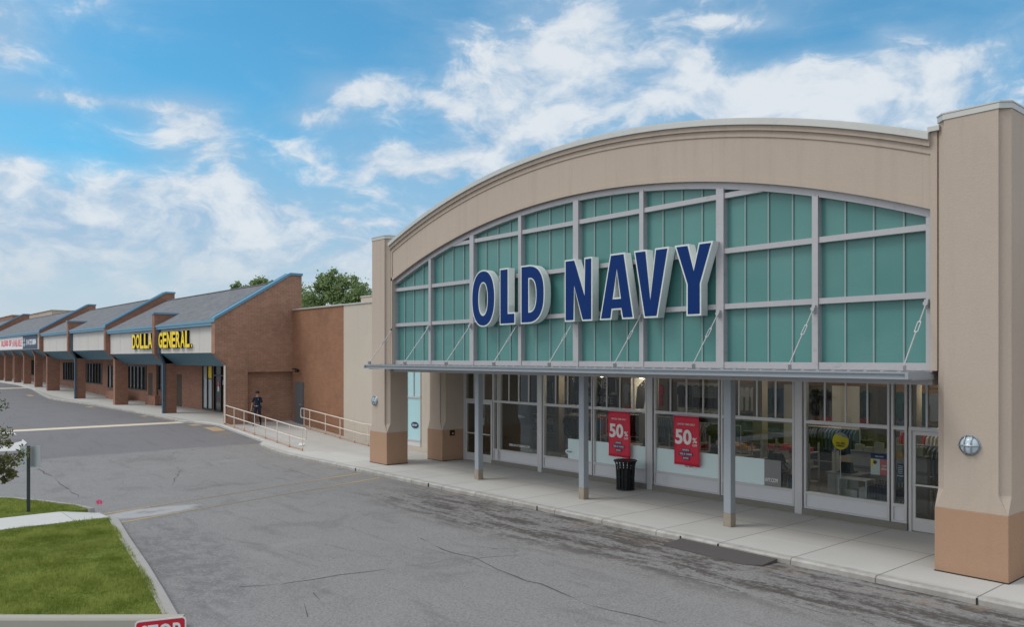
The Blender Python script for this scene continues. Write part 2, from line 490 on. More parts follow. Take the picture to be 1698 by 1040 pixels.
def grassy(name, a, b, scale=3.0):
    m, t = matbase(name)
    p = pos(t)
    n = t.noise(p, scale * .35, 5, .6)
    f = t.noise(p, scale * 9, 4, .7)
    dry = t.ramp(t.noise(p, .9, 4, .6), .52, .70, 0, .5)
    c = t.mix(t.m('ADD', t.m('MULTIPLY', n, .6), t.m('MULTIPLY', f, .4)), c4(a), c4(b))
    c = t.mix(dry, c, (.20, .20, .06, 1))
    return finish(m, t, c, .75, 0, f, .6, .03, spec=.2)


M['turf'] = grassy('turf', (.09, .13, .02), (.18, .23, .04))



def leafmat(name, a, b):
    m, t = matbase(name)
    p = pos(t)
    n = t.noise(p, 1.3, 4, .6)
    f = t.noise(p, 14, 2, .5)
    c = t.mix(t.ramp(t.m('ADD', t.m('MULTIPLY', n, .6), t.m('MULTIPLY', f, .4)), .3, .7), c4(a), c4(b))
    d = t.n('ShaderNodeBsdfDiffuse', {'Color': c})
    tl = t.n('ShaderNodeBsdfTranslucent', {'Color': c})
    mx = t.n('ShaderNodeMixShader', {0: .3, 1: d.outputs[0], 2: tl.outputs[0]})
    t.nt.links.new(mx.outputs[0], t.n('ShaderNodeOutputMaterial').inputs[0])
    return m


M['leaf'] = leafmat('leaf_green', (.13, .20, .08), (.32, .42, .19))
M['blades'] = leafmat('grass_blades', (.16, .22, .035), (.44, .48, .14))
M['leaf_dark'] = leafmat('leaf_olive', (.08, .10, .045), (.25, .25, .12))


# ------------------------------------------------------------------ mesh helper
class MB:
    def __init__(self):
        self.v, self.f = [], []

    def add(self, vs, fs):
        o = len(self.v)
        self.v += [tuple(q) for q in vs]
        self.f += [tuple(i + o for i in q) for q in fs]
        return self

    def box(self, x0, x1, y0, y1, z0, z1):
        vs = [(x, y, z) for z in (z0, z1) for y in (y0, y1) for x in (x0, x1)]
        return self.add(vs, [(0, 2, 3, 1), (4, 5, 7, 6), (0, 1, 5, 4), (2, 6, 7, 3), (0, 4, 6, 2), (1, 3, 7, 5)])

    def prism(self, poly, axis, a, b):
        """poly of 2-D points; axis 'x': (y,z); 'y': (x,z); 'z': (x,y), run from a to b"""
        def P(p, h):
            return {'x': (h, p[0], p[1]), 'y': (p[0], h, p[1]), 'z': (p[0], p[1], h)}[axis]
        n = len(poly)
        vs = [P(p, a) for p in poly] + [P(p, b) for p in poly]
        fs = [tuple(range(n))[::-1], tuple(range(n, 2 * n))] + [(i, (i + 1) % n, n + (i + 1) % n, n + i) for i in range(n)]
        return self.add(vs, fs)

    def tube(self, pts, r, n=8, cap=True):
        pts = [Vector(p) for p in pts]
        rs = r if isinstance(r, (list, tuple)) else [r] * len(pts)
        rings = []
        for i, p in enumerate(pts):
            a = pts[max(0, i - 1)]
            b = pts[min(len(pts) - 1, i + 1)]
            q = (b - a).normalized().to_track_quat('Z', 'Y')
            rings.append([p + q @ Vector((math.cos(2 * PI * k / n) * rs[i], math.sin(2 * PI * k / n) * rs[i], 0)) for k in range(n)])
        vs = [v for rg in rings for v in rg]
        fs = []
        for i in range(len(pts) - 1):
            for k in range(n):
                fs.append((i * n + k, i * n + (k + 1) % n, (i + 1) * n + (k + 1) % n, (i + 1) * n + k))
        if cap:
            fs.append(tuple(range(n))[::-1])
            fs.append(tuple(range((len(pts) - 1) * n, len(pts) * n)))
        return self.add(vs, fs)

    def bar(self, a, b, w, h):
        """rectangular bar between two points, w across, h up"""
        a, b = Vector(a), Vector(b)
        d = (b - a).normalized()
        up = Vector((0, 0, 1)) if abs(d.z) < .9 else Vector((0, 1, 0))
        s = d.cross(up).normalized() * w / 2
        u = s.cross(d).normalized() * h / 2
        vs = [p + i * s + j * u for p in (a, b) for i, j in ((-1, -1), (1, -1), (1, 1), (-1, 1))]
        return self.add(vs, [(3, 2, 1, 0), (4, 5, 6, 7), (0, 1, 5, 4), (1, 2, 6, 5), (2, 3, 7, 6), (3, 0, 4, 7)])

    def lathe(self, prof, c, n=24, axis='z'):
        vs, fs = [], []
        for r, h in prof:
            for k in range(n):
                a = 2 * PI * k / n
                if axis == 'z':
                    vs.append((c[0] + r * math.cos(a), c[1] + r * math.sin(a), c[2] + h))
                else:
                    vs.append((c[0] + r * math.cos(a), c[1] - h, c[2] + r * math.sin(a)))
        for i in range(len(prof) - 1):
            for k in range(n):
                fs.append((i * n + k, i * n + (k + 1) % n, (i + 1) * n + (k + 1) % n, (i + 1) * n + k))
        fs.append(tuple(range(n))[::-1])
        fs.append(tuple(range((len(prof) - 1) * n, len(prof) * n)))
        return self.add(vs, fs)

    def mesh(self, name):
        me = bpy.data.meshes.new(name)
        me.from_pydata(self.v, [], self.f)
        bm = bmesh.new()
        bm.from_mesh(me)
        bmesh.ops.recalc_face_normals(bm, faces=bm.faces)
        bm.to_mesh(me)
        bm.free()
        return me

    def build(self, name, m, parent=None, bevel=0.0, smooth=False):
        o = bpy.data.objects.new(name, self.mesh(name))
        COL.objects.link(o)
        o.data.materials.append(M[m] if isinstance(m, str) else m)
        attach(o, parent)
        if bevel:
            b = o.modifiers.new('edge', 'BEVEL')
            b.width = bevel
            b.segments = 2
            b.limit_method = 'ANGLE'
        if smooth:
            for p in o.data.polygons:
                p.use_smooth = True
        return o


def attach(o, parent):
    if parent is not None:
        o.parent = parent
        q, off = parent, Vector((0, 0, 0))
        while q is not None:
            off += q.location
            q = q.parent
        # geometry is written in world coordinates: cancel the offset of the chain
        o.location = o.location - off
        # location is kept relative: shift nothing if the chain is unmoved


def tag(o, label=None, cat=None, group=None, kind=None):
    if label: o['label'] = label
    if cat: o['category'] = cat
    if group: o['group'] = group
    if kind: o['kind'] = kind
    return o


def thing(name, label, cat, loc=(0, 0, 0), group=None, rz=0):
    o = bpy.data.objects.new(name, None)
    o.empty_display_size = .3
    COL.objects.link(o)
    o.location = loc
    o.rotation_euler.z = rz
    return tag(o, label, cat, group)


def curve_mesh(splines, name, depth, y, m, parent):
    """filled flat outline in the x-z plane (with holes), facing -y, from y (front) back by depth"""
    cu = bpy.data.curves.new(name, 'CURVE')
    cu.dimensions = '2D'
    cu.fill_mode = 'BOTH'
    cu.extrude = depth / 2
    for sp in splines:
        s = cu.splines.new('POLY')
        s.points.add(len(sp) - 1)
        for i, q in enumerate(sp):
            s.points[i].co = (q[0], q[1], 0, 1)
        s.use_cyclic_u = True
    o = bpy.data.objects.new(name, cu)
    COL.objects.link(o)
    dg = bpy.context.evaluated_depsgraph_get()
    dg.update()
    me = bpy.data.meshes.new_from_object(o.evaluated_get(dg))
    bpy.data.objects.remove(o)
    me.transform(Matrix.Translation((0, y + depth / 2, 0)) @ Matrix.Rotation(PI / 2, 4, 'X'))
    me.materials.clear()
    me.materials.append(M[m])
    r = bpy.data.objects.new(name, me)
    COL.objects.link(r)
    attach(r, parent)
    return r


def text(s, name, x0, x1, z0, z1, y, m, parent, depth=.004, bold=.0, space=1.0, keep=False):
    cu = bpy.data.curves.new(name, 'FONT')
    cu.body = s
    cu.offset = bold
    cu.extrude = .01
    cu.space_character = space
    cu.resolution_u = 3
    cu.align_x = 'CENTER'
    o = bpy.data.objects.new(name, cu)
    COL.objects.link(o)
    dg = bpy.context.evaluated_depsgraph_get()
    dg.update()
    me = bpy.data.meshes.new_from_object(o.evaluated_get(dg))
    bpy.data.objects.remove(o)
    co = np.array([v.co[:] for v in me.vertices])
    lo, hi = co.min(0), co.max(0)
    sx = (x1 - x0) / (hi[0] - lo[0])
    sz = (z1 - z0) / (hi[1] - lo[1])
    for v in me.vertices:
        a = (v.co.x - lo[0]) * sx + x0
        b = (v.co.y - lo[1]) * sz + z0
        d = y if v.co.z > 0 else y + depth
        v.co = (a, d, b)
    me.materials.clear()
    me.materials.append(M[m])
    r = bpy.data.objects.new(name, me)
    COL.objects.link(r)
    attach(r, parent)
    return r


def ellipse(cx, cz, rx, rz, n=40, p=2.0):
    out = []
    for k in range(n):
        a = 2 * PI * k / n
        ca_, sa_ = math.cos(a), math.sin(a)
        out.append((cx + rx * math.copysign(abs(ca_) ** (2 / p), ca_), cz + rz * math.copysign(abs(sa_) ** (2 / p), sa_)))
    return out


def offset_poly(poly, d):
    """move a closed outline inward by d (counter-clockwise) with mitred corners"""
    n = len(poly)
    area = sum(poly[i][0] * poly[(i + 1) % n][1] - poly[(i + 1) % n][0] * poly[i][1] for i in range(n))
    if area < 0:
        poly = poly[::-1]
    out = []
    for i in range(n):
        p0, p1, p2 = Vector(poly[i - 1]), Vector(poly[i]), Vector(poly[(i + 1) % n])
        e1, e2 = (p1 - p0).normalized(), (p2 - p1).normalized()
        n1_, n2_ = Vector((-e1.y, e1.x)), Vector((-e2.y, e2.x))
        b = n1_ + n2_
        if b.length < 1e-6:
            b = n1_.copy()
        b.normalize()
        k = min(1 / max(.2, b.dot(n1_)), 2.6)
        out.append(tuple(p1 + b * d * k))
    return out


# ================================================================== SETTING
def gz(x):
    """level of the raised pavement"""
    pts = [(-400, 1.2), (-92, 1.2), (-82, .92), (-72, .6), (-39.5, .6), (-30.7, 0), (400, 0)]
    for (a, za), (b, zb) in zip(pts, pts[1:]):
        if a <= x <= b:
            return za + (zb - za) * (x - a) / (b - a)
    return 0


def az_(x):
    """level of the asphalt"""
    pts = [(-400, 1.08), (-92, 1.08), (-82, .80), (-72, .48), (-39.5, .48), (-30.7, -.12), (-26, -.12), (400, -.12)]
    for (a, za), (b, zb) in zip(pts, pts[1:]):
        if a <= x <= b:
            return za + (zb - za) * (x - a) / (b - a)
    return -.12


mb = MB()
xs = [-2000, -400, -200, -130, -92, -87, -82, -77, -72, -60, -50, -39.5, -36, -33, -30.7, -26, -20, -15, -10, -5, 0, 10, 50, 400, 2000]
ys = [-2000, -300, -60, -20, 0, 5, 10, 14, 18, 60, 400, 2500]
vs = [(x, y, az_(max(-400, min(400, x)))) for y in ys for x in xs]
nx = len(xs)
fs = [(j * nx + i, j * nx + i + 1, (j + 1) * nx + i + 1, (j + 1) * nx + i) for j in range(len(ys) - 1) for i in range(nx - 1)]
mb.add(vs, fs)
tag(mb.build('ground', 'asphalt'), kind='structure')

# pavement in front of the shops, with a kerb
edge = [(2.5, 13.87), (-20, 13.87), (-29, 13.87), (-31.5, 13.9), (-33.0, 14.0), (-33.6, 14.45), (-38.8, 14.5), (-40.2, 14.3), (-42.2, 13.75), (-50, 14.0),
        (-60, 13.9), (-68, 13.5), (-73, 13.4), (-78, 13.7), (-84, 14.2), (-92, 14.2), (-130, 14.2)]
fine_edge = []
for (a, b) in zip(edge, edge[1:]):
    n = max(1, int(abs(b[0] - a[0]) / 1.2))
    for i in range(n):
        k = i / n
        fine_edge.append((a[0] + (b[0] - a[0]) * k, a[1] + (b[1] - a[1]) * k))
fine_edge.append(edge[-1])
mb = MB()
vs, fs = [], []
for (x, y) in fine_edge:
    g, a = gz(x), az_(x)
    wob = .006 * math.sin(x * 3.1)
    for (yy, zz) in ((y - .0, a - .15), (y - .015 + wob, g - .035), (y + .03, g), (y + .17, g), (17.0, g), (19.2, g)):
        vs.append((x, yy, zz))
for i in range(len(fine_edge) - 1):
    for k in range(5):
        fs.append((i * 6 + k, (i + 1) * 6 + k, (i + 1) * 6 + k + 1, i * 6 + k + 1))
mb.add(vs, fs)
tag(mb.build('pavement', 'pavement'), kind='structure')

# kerb expansion gaps: thin dark fillers in the kerb face
mb = MB()
for x in (-4.94, -9.8, -10.75, -15.3, -20.2, -24.6):
    mb.box(x - .010, x + .010, 13.835, 13.86, -.12, -.01)
tag(mb.build('kerb_joint', 'dark'), kind='structure')

# asphalt ramp up to the kerb
mb = MB()
mb.prism([(-10.75, 13.30), (-10.45, 13.22), (-8.75, 13.16), (-8.45, 13.35), (-8.42, 13.80), (-10.7, 13.80)], 'z', -.118, -.095)
mb2 = MB()
P = [(-10.75, 13.30), (-10.45, 13.22), (-8.75, 13.16), (-8.45, 13.35), (-8.42, 13.80), (-10.7, 13.80)]
top = [(x, y, -.110 + max(0, (y - 13.2)) * .11) for x, y in P]
bot = [(x, y, -.14) for x, y in P]
n = len(P)
mb2.add(top + bot, [tuple(range(n))] + [(i, n + i, n + (i + 1) % n, (i + 1) % n) for i in range(n)])
mpatch = mat('patch_asphalt', (.085, .076, .075), .93, 0, .15, 12, .4)
tag(mb2.build('asphalt_patch', mpatch), kind='structure')


def ribbon(pts, w, z_off, name, m, kind='structure'):
    mb = MB()
    vs = []
    pts2 = []
    for (a, b) in zip(pts, pts[1:]):
        n = max(1, int(math.dist(a, b) / .35))
        for i in range(n):
            k = i / n
            pts2.append((a[0] + (b[0] - a[0]) * k, a[1] + (b[1] - a[1]) * k))
    pts2.append(pts[-1])
    return pts2


def crackline(pts, w, mb):
    pts2 = ribbon(pts, w, 0, '', '')
    jit = [(x + random.uniform(-.045, .045), y + random.uniform(-.045, .045)) for x, y in pts2]
    vs = []
    for i, p in enumerate(jit):
        a, b = jit[max(0, i - 1)], jit[min(len(jit) - 1, i + 1)]
        d = Vector((b[0] - a[0], b[1] - a[1])).normalized()
        ww = w * random.choice((.08, .3, .6, 1.0, 1.15))
        z = az_(p[0]) + .003
        vs += [(p[0] - d.y * ww, p[1] + d.x * ww, z), (p[0] + d.y * ww, p[1] - d.x * ww, z)]
    mb.add(vs, [(2 * i, 2 * i + 1, 2 * i + 3, 2 * i + 2) for i in range(len(jit) - 1)])


def on_ground(x, y, z=-.12):
    u, f = (x - 849) / 1335, 1335 * (3.8 - z) / (y - 593)
    return (f * (.6477 * u - .7619), f * (.7619 * u + .6477))


mb = MB()
A = [(400 + a / 3.058, 700 + b / 3.058) for a, b in ((0, 838), (200, 822), (370, 800), (500, 780), (620, 767), (780, 745), (950, 722), (1080, 697))]
A2 = [(400 + a / 3.058, 700 + b / 3.058) for a, b in ((915, 590), (980, 630), (1080, 665), (1180, 690), (1300, 750), (1380, 780), (1440, 805), (1529, 822), (1640, 870), (1760, 930), (2000, 980), (2160, 1030))]
A3 = [(400 + a / 3.058, 700 + b / 3.058) for a, b in ((1150, 705), (1220, 690), (1350, 678), (1470, 672))]
B1 = [(1100 + a / 2.84, 820 + b / 2.84) for a, b in ((30, 380), (150, 400), (260, 425), (350, 455))]
B2 = [(1100 + a / 2.84, 820 + b / 2.84) for a, b in ((500, 480), (640, 530), (760, 570), (900, 580), (1000, 615))]
C1 = [(a / 2.6, 640 + b / 2.6) for a, b in ((165, 365), (230, 395), (270, 430), (340, 480))]
C2 = [(400 + a / 3.058, 700 + b / 3.058) for a, b in ((150, 215), (230, 240), (300, 260), (400, 290))]
C3 = [(400 + a / 3.058, 700 + b / 3.058) for a, b in ((370, 870), (410, 915))]
C4 = [(400 + a / 3.058, 700 + b / 3.058) for a, b in ((315, 920), (345, 985))]
C5 = [(280, 770), (300, 780), (290, 795), (285, 805)]
C6 = [(120 + a / 4.727, 820 + b / 4.727) for a, b in ((820, 790), (1100, 768), (1418, 720))]
for L, w_ in ((A, .014), (A2, .016), (A3, .010), (B1, .012), (B2, .014), (C1, .022), (C2, .014), (C3, .01), (C4, .01), (C5, .014)):
    crackline([on_ground(*q) for q in L], w_, mb)
mcrack = mat('crack_filler', (.075, .073, .07), .95)
tag(mb.build('crack', mcrack), kind='structure')

# two faded crossing lines between the grass island and the shop
mb = MB()
for (a, b) in (((-21.95, 5.25), (-24.05, 13.72)), ((-20.55, 5.3), (-22.75, 13.72))):
    d = Vector((b[0] - a[0], b[1] - a[1])).normalized()
    s = .06
    n = 12
    for i in range(n):
        p = [Vector(a).lerp(Vector(b), k / n) for k in (i, i + 1)]
        vs = [(p[0].x - d.y * s, p[0].y + d.x * s, -.116), (p[0].x + d.y * s, p[0].y - d.x * s, -.116), (p[1].x + d.y * s, p[1].y - d.x * s, -.116), (p[1].x - d.y * s, p[1].y + d.x * s, -.116)]
        mb.add(vs, [(0, 1, 2, 3)])
tag(mb.build('crossing_line', 'line'), kind='structure')


def shallow(name, x0, x1, y0, y1, m, lift=.004, slope=0):
    mb = MB()
    xs = sorted({x0, x1} | {q for q in (-92, -82, -72, -39.5, -30.7) if x0 < q < x1})
    vs = [(x + (slope if y == y1 else 0), y, az_(x) + lift) for x in xs for y in (y0, y1)]
    mb.add(vs, [(2 * i, 2 * i + 2, 2 * i + 3, 2 * i + 1) for i in range(len(xs) - 1)])
    return tag(mb.build(name, m), kind='structure')


shallow('concrete_strip', -42.7, -41.7, 6.3, 13.75, 'strip', .005)
shallow('concrete_strip', -42.85, -42.7, 6.3, 13.75, 'orange', .006)
shallow('concrete_strip', -87.5, -86.3, 4.0, 14.15, 'strip', .005)
mb = MB()
pp = [on_ground(x, y, .28) for x, y in ((-60, 742), (-20, 722), (24, 727), (45, 738), (32, 746), (-10, 748))]
npp = len(pp)
mb.add([(x, y, az_(x) + .03) for x, y in pp] + [(x, y, az_(x) - .1) for x, y in pp], [tuple(range(npp))] + [(i, npp + i, npp + (i + 1) % npp, (i + 1) % npp) for i in range(npp)])
tag(mb.build('traffic_island', 'path'), kind='structure')
# tactile and yellow marks at the foot of the shop kerb
mtact = M['tactile']
mb = MB()
for (x0, x1, y0, y1) in ((-40.6, -39.6, 13.5, 13.95), (-38.9, -37.6, 13.7, 14.3), (-48.5, -47.6, 13.45, 13.75), (-60, -58.6, 13.2, 13.55), (-77.5, -76, 12.6, 13.0)):
    z = az_((x0 + x1) / 2) + .004
    mb.add([(x0, y0, az_(x0) + .005), (x1, y0, az_(x1) + .005), (x1, y1, az_(x1) + .005), (x0, y1, az_(x0) + .005)], [(0, 1, 2, 3)])
tag(mb.build('tactile_strip', 'tactile'), kind='structure')


# ---------------------------------------------------------------- grass islands
def kerb_run(name, pts, w, zt, m, zb=-.2):
    """kerb along a path; the face is on the left of the direction of travel"""
    L = []
    for i, p in enumerate(pts):
        a, b = pts[max(0, i - 1)], pts[min(len(pts) - 1, i + 1)]
        d = Vector((b[0] - a[0], b[1] - a[1])).normalized()
        nrm = Vector((-d.y, d.x))
        L.append((Vector(p), nrm))
    vs = []
    for p, nn in L:
        for (o, z) in ((0.0, zb), (0.015, zt - .03), (.04, zt), (w, zt), (w, zb)):
            q = p - nn * o
            vs.append((q.x, q.y, z))
    mb = MB()
    mb.add(vs, [(i * 5 + k, i * 5 + k + 1, (i + 1) * 5 + k + 1, (i + 1) * 5 + k) for i in range(len(pts) - 1) for k in range(4)] +
           [(0, 1, 2, 3, 4), tuple((len(pts) - 1) * 5 + k for k in (4, 3, 2, 1, 0))])
    return tag(mb.build(name, m), kind='structure')


kerb_run('kerb', [(-11.95, 3.92), (-13.5, 4.18), (-15.5, 4.5), (-18, 4.86), (-20.55, 5.26)][::-1], .23, .02, 'kerb')
kerb_run('kerb', [(-11.93, 3.86), (-12.78, 2.84), (-12.79, 2.83), (-13.6, 1.88), (-15.55, -.4), (-19.5, -5.0)], .2, .035, 'kerb_new')
kerb_run('kerb', [(-22.15, 5.12), (-22.9, 4.95), (-24.0, 4.5), (-25.2, 3.9), (-26.4, 3.0), (-27.4, 1.6), (-27.8, -1), (-27.8, -6)][::-1], .15, .03, 'kerb') if False else \
    kerb_run('kerb', [(-27.8, -6), (-27.8, -1), (-27.4, 1.6), (-26.4, 3.0), (-25.2, 3.9), (-24.0, 4.5), (-22.9, 4.95), (-22.15, 5.12)], .15, .03, 'kerb')

isl1 = [(-20.66, 5.08), (-18, 4.7), (-15.5, 4.34), (-13.5, 4.02), (-12.25, 3.80), (-12.95, 2.92), (-13.78, 1.96), (-15.72, -.3), (-19.7, -4.9), (-20.66, -5)]
isl2 = [(-22.2, 4.98), (-22.9, 4.8), (-23.95, 4.36), (-25.1, 3.78), (-26.28, 2.9), (-27.25, 1.5), (-27.62, -1), (-27.62, -6), (-22.2, -6)]
mb = MB()
mb.prism(isl1, 'z', -.2, .0)
tag(mb.build('lawn', 'turf'), kind='structure')
mb = MB()
mb.prism(isl2, 'z', -.2, .0)
tag(mb.build('lawn', 'turf'), kind='structure')
mb = MB()
ysl = [-6, -3.2, -.4, 2.25, 4.35]
for a, b in zip(ysl, ysl[1:]):
    mb.box(-22.18, -20.68, a + .008, b - .008, -.2, .022)
mb.add([(-22.18, 4.358, .022), (-20.68, 4.358, .022), (-20.6, 5.3, -.108), (-22.15, 5.2, -.108), (-22.18, 4.358, -.2), (-20.68, 4.358, -.2), (-20.6, 5.3, -.2), (-22.15, 5.2, -.2)],
       [(0, 1, 2, 3), (0, 4, 5, 1), (1, 5, 6, 2), (2, 6, 7, 3), (3, 7, 4, 0)])
tag(mb.build('footpath', 'path'), kind='structure')


def inside(px, py, poly):
    ins = np.zeros(len(px), bool)
    n = len(poly)
    for i in range(n):
        x1, y1 = poly[i]
        x2, y2 = poly[(i + 1) % n]
        c = ((y1 > py) != (y2 > py)) & (px < (x2 - x1) * (py - y1) / (y2 - y1 + 1e-12) + x1)
        ins ^= c
    return ins


def grass(poly, n, x0, x1, y0, y1, hh):
    px, py = rng.uniform(x0, x1, n), rng.uniform(y0, y1, n)
    k = inside(px, py, poly)
    px, py = px[k], py[k]
    # thin the edge and leave a few bare spots
    bare = (np.sin(px * 1.7 + 2) * np.sin(py * 2.3 + px) > .93)
    keep = ~bare | (rng.uniform(0, 1, len(px)) < .35)
    px, py = px[keep], py[keep]
    n = len(px)
    # clumps: taller and shorter patches
    patch = .75 + .35 * np.sin(px * 2.3 + np.sin(py * 3.1)) * np.cos(py * 2.7 + px)
    h = hh * rng.uniform(.45, 1.45, n) * patch
    h *= np.where(rng.uniform(0, 1, n) > .985, 1.9, 1.0)
    a = rng.uniform(0, 2 * PI, n)
    wd = .006 + rng.uniform(0, .006, n)
    lean = rng.uniform(.1, .8, n) * h
    la = rng.uniform(0, 2 * PI, n)
    v = np.zeros((n, 3, 3))
    v[:, 0, 0], v[:, 0, 1] = px - np.cos(a) * wd, py - np.sin(a) * wd
    v[:, 1, 0], v[:, 1, 1] = px + np.cos(a) * wd, py + np.sin(a) * wd
    v[:, 2, 0], v[:, 2, 1], v[:, 2, 2] = px + np.cos(la) * lean, py + np.sin(la) * lean, h
    v[:, 0, 2] = v[:, 1, 2] = -.005
    me = bpy.data.meshes.new('grass')
    me.from_pydata(v.reshape(-1, 3).tolist(), [], np.arange(3 * n).reshape(-1, 3).tolist())
    o = bpy.data.objects.new('grass', me)
    COL.objects.link(o)
    me.materials.append(M['blades'])
    return tag(o, kind='stuff')


tag(grass(isl1, 170000, -20.7, -12.2, .5, 5.1, .055), 'short green mown grass on the near island', 'grass')
tag(grass(isl2, 40000, -27, -22.2, 1.5, 5.0, .055), 'short green mown grass beyond the footpath', 'grass')

# ================================================================== CLOTHING STORE
store = thing('clothing_store', 'big beige store with arched green glass front and canopy', 'store', (-15, 18.1, 0))
XL, XR, XC = -24.44, -6.17, -15.305
BAY = (XR - XL) / 8
RA = 25.9


def A_(x):
    return math.sqrt(RA * RA - (x - XC) ** 2) - (RA - 1.66)


def arc_band(name, m, zlo, zhi, y0, y1, parent, x0=XL, x1=XR, n=64):
    mb = MB()
    vs = []
    for i in range(n + 1):
        x = x0 + (x1 - x0) * i / n
        for (y, z) in ((y0, zlo), (y1, zlo), (y1, zhi), (y0, zhi)):
            vs.append((x, y, z + A_(x)))
    fs = []
    for i in range(n):
        for k in range(4):
            fs.append((i * 4 + k, (i + 1) * 4 + k, (i + 1) * 4 + (k + 1) % 4, i * 4 + (k + 1) % 4))
    fs += [(0, 1, 2, 3), tuple(n * 4 + k for k in (3, 2, 1, 0))]
    mb.add(vs, fs)
    return mb.build(name, m, parent)


ZI, ZO = 6.50, 7.82
arch = arc_band('arch_wall', 'stucco', ZI + .02, ZO - .12, 15.17, 15.75, store)
arc_band('cornice', 'stucco', ZO - .21, ZO - .10, 15.09, 15.168, arch)
arc_band('cornice', 'stucco', ZO - .345, ZO - .212, 15.145, 15.168, arch)
arc_band('cornice', 'stucco', ZI - .02, ZI + .09, 15.14, 15.168, arch)
arc_band('coping', 'coping', ZO - .098, ZO + .02, 15.03, 15.85, arch)
arc_band('coping', 'coping', ZO + .022, ZO + .05, 15.06, 15.80, arch)

# corner piers with chamfered shafts on tan bases


def pier(x0, x1, y0, y1, zt, cope=True, flare=True):
    b = MB()
    b.prism([(x0, y0), (x1, y0), (x1, y1), (x0, y1)], 'z', 0, 1.14)
    p = b.build('pillar', 'tan', store, bevel=.008)
    g_ = MB()
    g_.box(x0 - .004, x1 + .004, y0 - .004, y1, 0, .022)
    g_.build('base_joint', 'dark', p)
    c, s = .15, .004
    X0, X1, Y0, Y1 = x0 + s, x1 - s, y0 + s, y1
    sh = MB()
    prof = [(X0, Y0 + c), (X0 + c, Y0 + .055), (X0 + c, Y0), (X1 - c, Y0), (X1 - c, Y0 + .055), (X1, Y0 + c), (X1, Y1), (X0, Y1)]
    # chamfer stop: square at the base, chamfered above
    low = [(x0, y0), (x0, y0), (x0, y0), (x1, y0), (x1, y0), (x1, y0), (x1, y1), (x0, y1)]
    lv = [(q[0] + (.006 if q[0] == x0 else -.006), q[1] + (.006 if q[1] == y0 else 0), 1.142) for q in low]
    up = [(q[0], q[1], 1.46) for q in prof]
    tp = [(q[0], q[1], zt) for q in prof]
    n = 8
    fs = [(i, (i + 1) % n, n + (i + 1) % n, n + i) for i in range(n)] + [(n + i, n + (i + 1) % n, 2 * n + (i + 1) % n, 2 * n + i) for i in range(n)]
    sh.add(lv + up + tp, fs + [tuple(range(2 * n, 3 * n))])
    so = sh.build('shaft', 'stucco', p)
    if cope:
        k = MB()
        k.prism([(X0 - .015, Y0 + c - .015), (X0 + c - .015, Y0 - .015), (X1 - c + .015, Y0 - .015), (X1 + .015, Y0 + c - .015), (X1 + .015, Y1), (X0 - .015, Y1)], 'z', zt + .002, zt + .10)
        k.build('coping', 'coping', p)
        k = MB()
        k.prism([(X0 - .025, Y0 + c - .025), (X0 + c - .025, Y0 - .025), (X1 - c + .025, Y0 - .025), (X1 + .025, Y0 + c - .025), (X1 + .025, Y1), (X0 - .025, Y1)], 'z', zt + .102, zt + .125)
        k.build('coping', 'coping', p)
    return p


pier(-25.58, -24.42, 14.98, 15.85, 8.0)
pr = pier(-6.05, -4.87, 15.02, 16.6, 8.0)
pier(-24.97, -24.02, 17.08, 18.1, 3.44, cope=False)
# short wall ends joining the arch to the piers
b = MB()
b.box(-6.17, -6.056, 15.14, 15.9, 3.56, 7.86)
b.build('return_wall', 'stucco', store)
b = MB()
b.box(-24.415, -24.34, 15.14, 15.85, 3.56, 7.80)
b.build('return_wall', 'stucco', store)
b = MB()
b.box(-6.20, -6.0, 15.08, 15.95, 7.862, 7.95)
b.build('coping', 'coping', store)

# outer walls
b = MB()
b.box(-33.25, -27.95, 18.1, 18.5, -.2, 6.2)
b.box(-27.95, -26.9, 18.1, 18.5, 3.34, 6.2)
b.box(-27.95, -26.9, 18.1, 18.5, -.2, .22)
b.box(-26.9, -24.3, 18.1, 18.5, -.2, 6.2)
b.box(-5.9, 3.5, 18.1, 18.5, -.2, 6.2)
b.box(-24.3, -5.9, 18.12, 18.5, 3.50, 6.2)
b.build('wall', 'stucco_pale', store)
b = MB()
b.box(-33.25, 3.5, 18.5, 40, 6.0, 6.15)
b.box(-24.6, -6.0, 15.76, 18.1, 7.0, 7.1)
b.build('roof', 'shingle', store)
b = MB()
b.box(-24.6, -24.5, 15.86, 18.1, 3.56, 7.0)
b.build('side_wall', 'stucco', store)
b = MB()
b.box(-6.1, -6.0, 16.62, 18.1, 3.56, 7.0)
b.build('side_wall', 'stucco', store)
b = MB()
b.box(-33.25, -24.45, 18.05, 18.55, 6.2, 6.26)
b.build('coping', 'coping', store)
b = MB()
b.box(-24.42, -6.06, 15.62, 18.1, 3.44, 3.50)
b.build('soffit', 'galv', store)

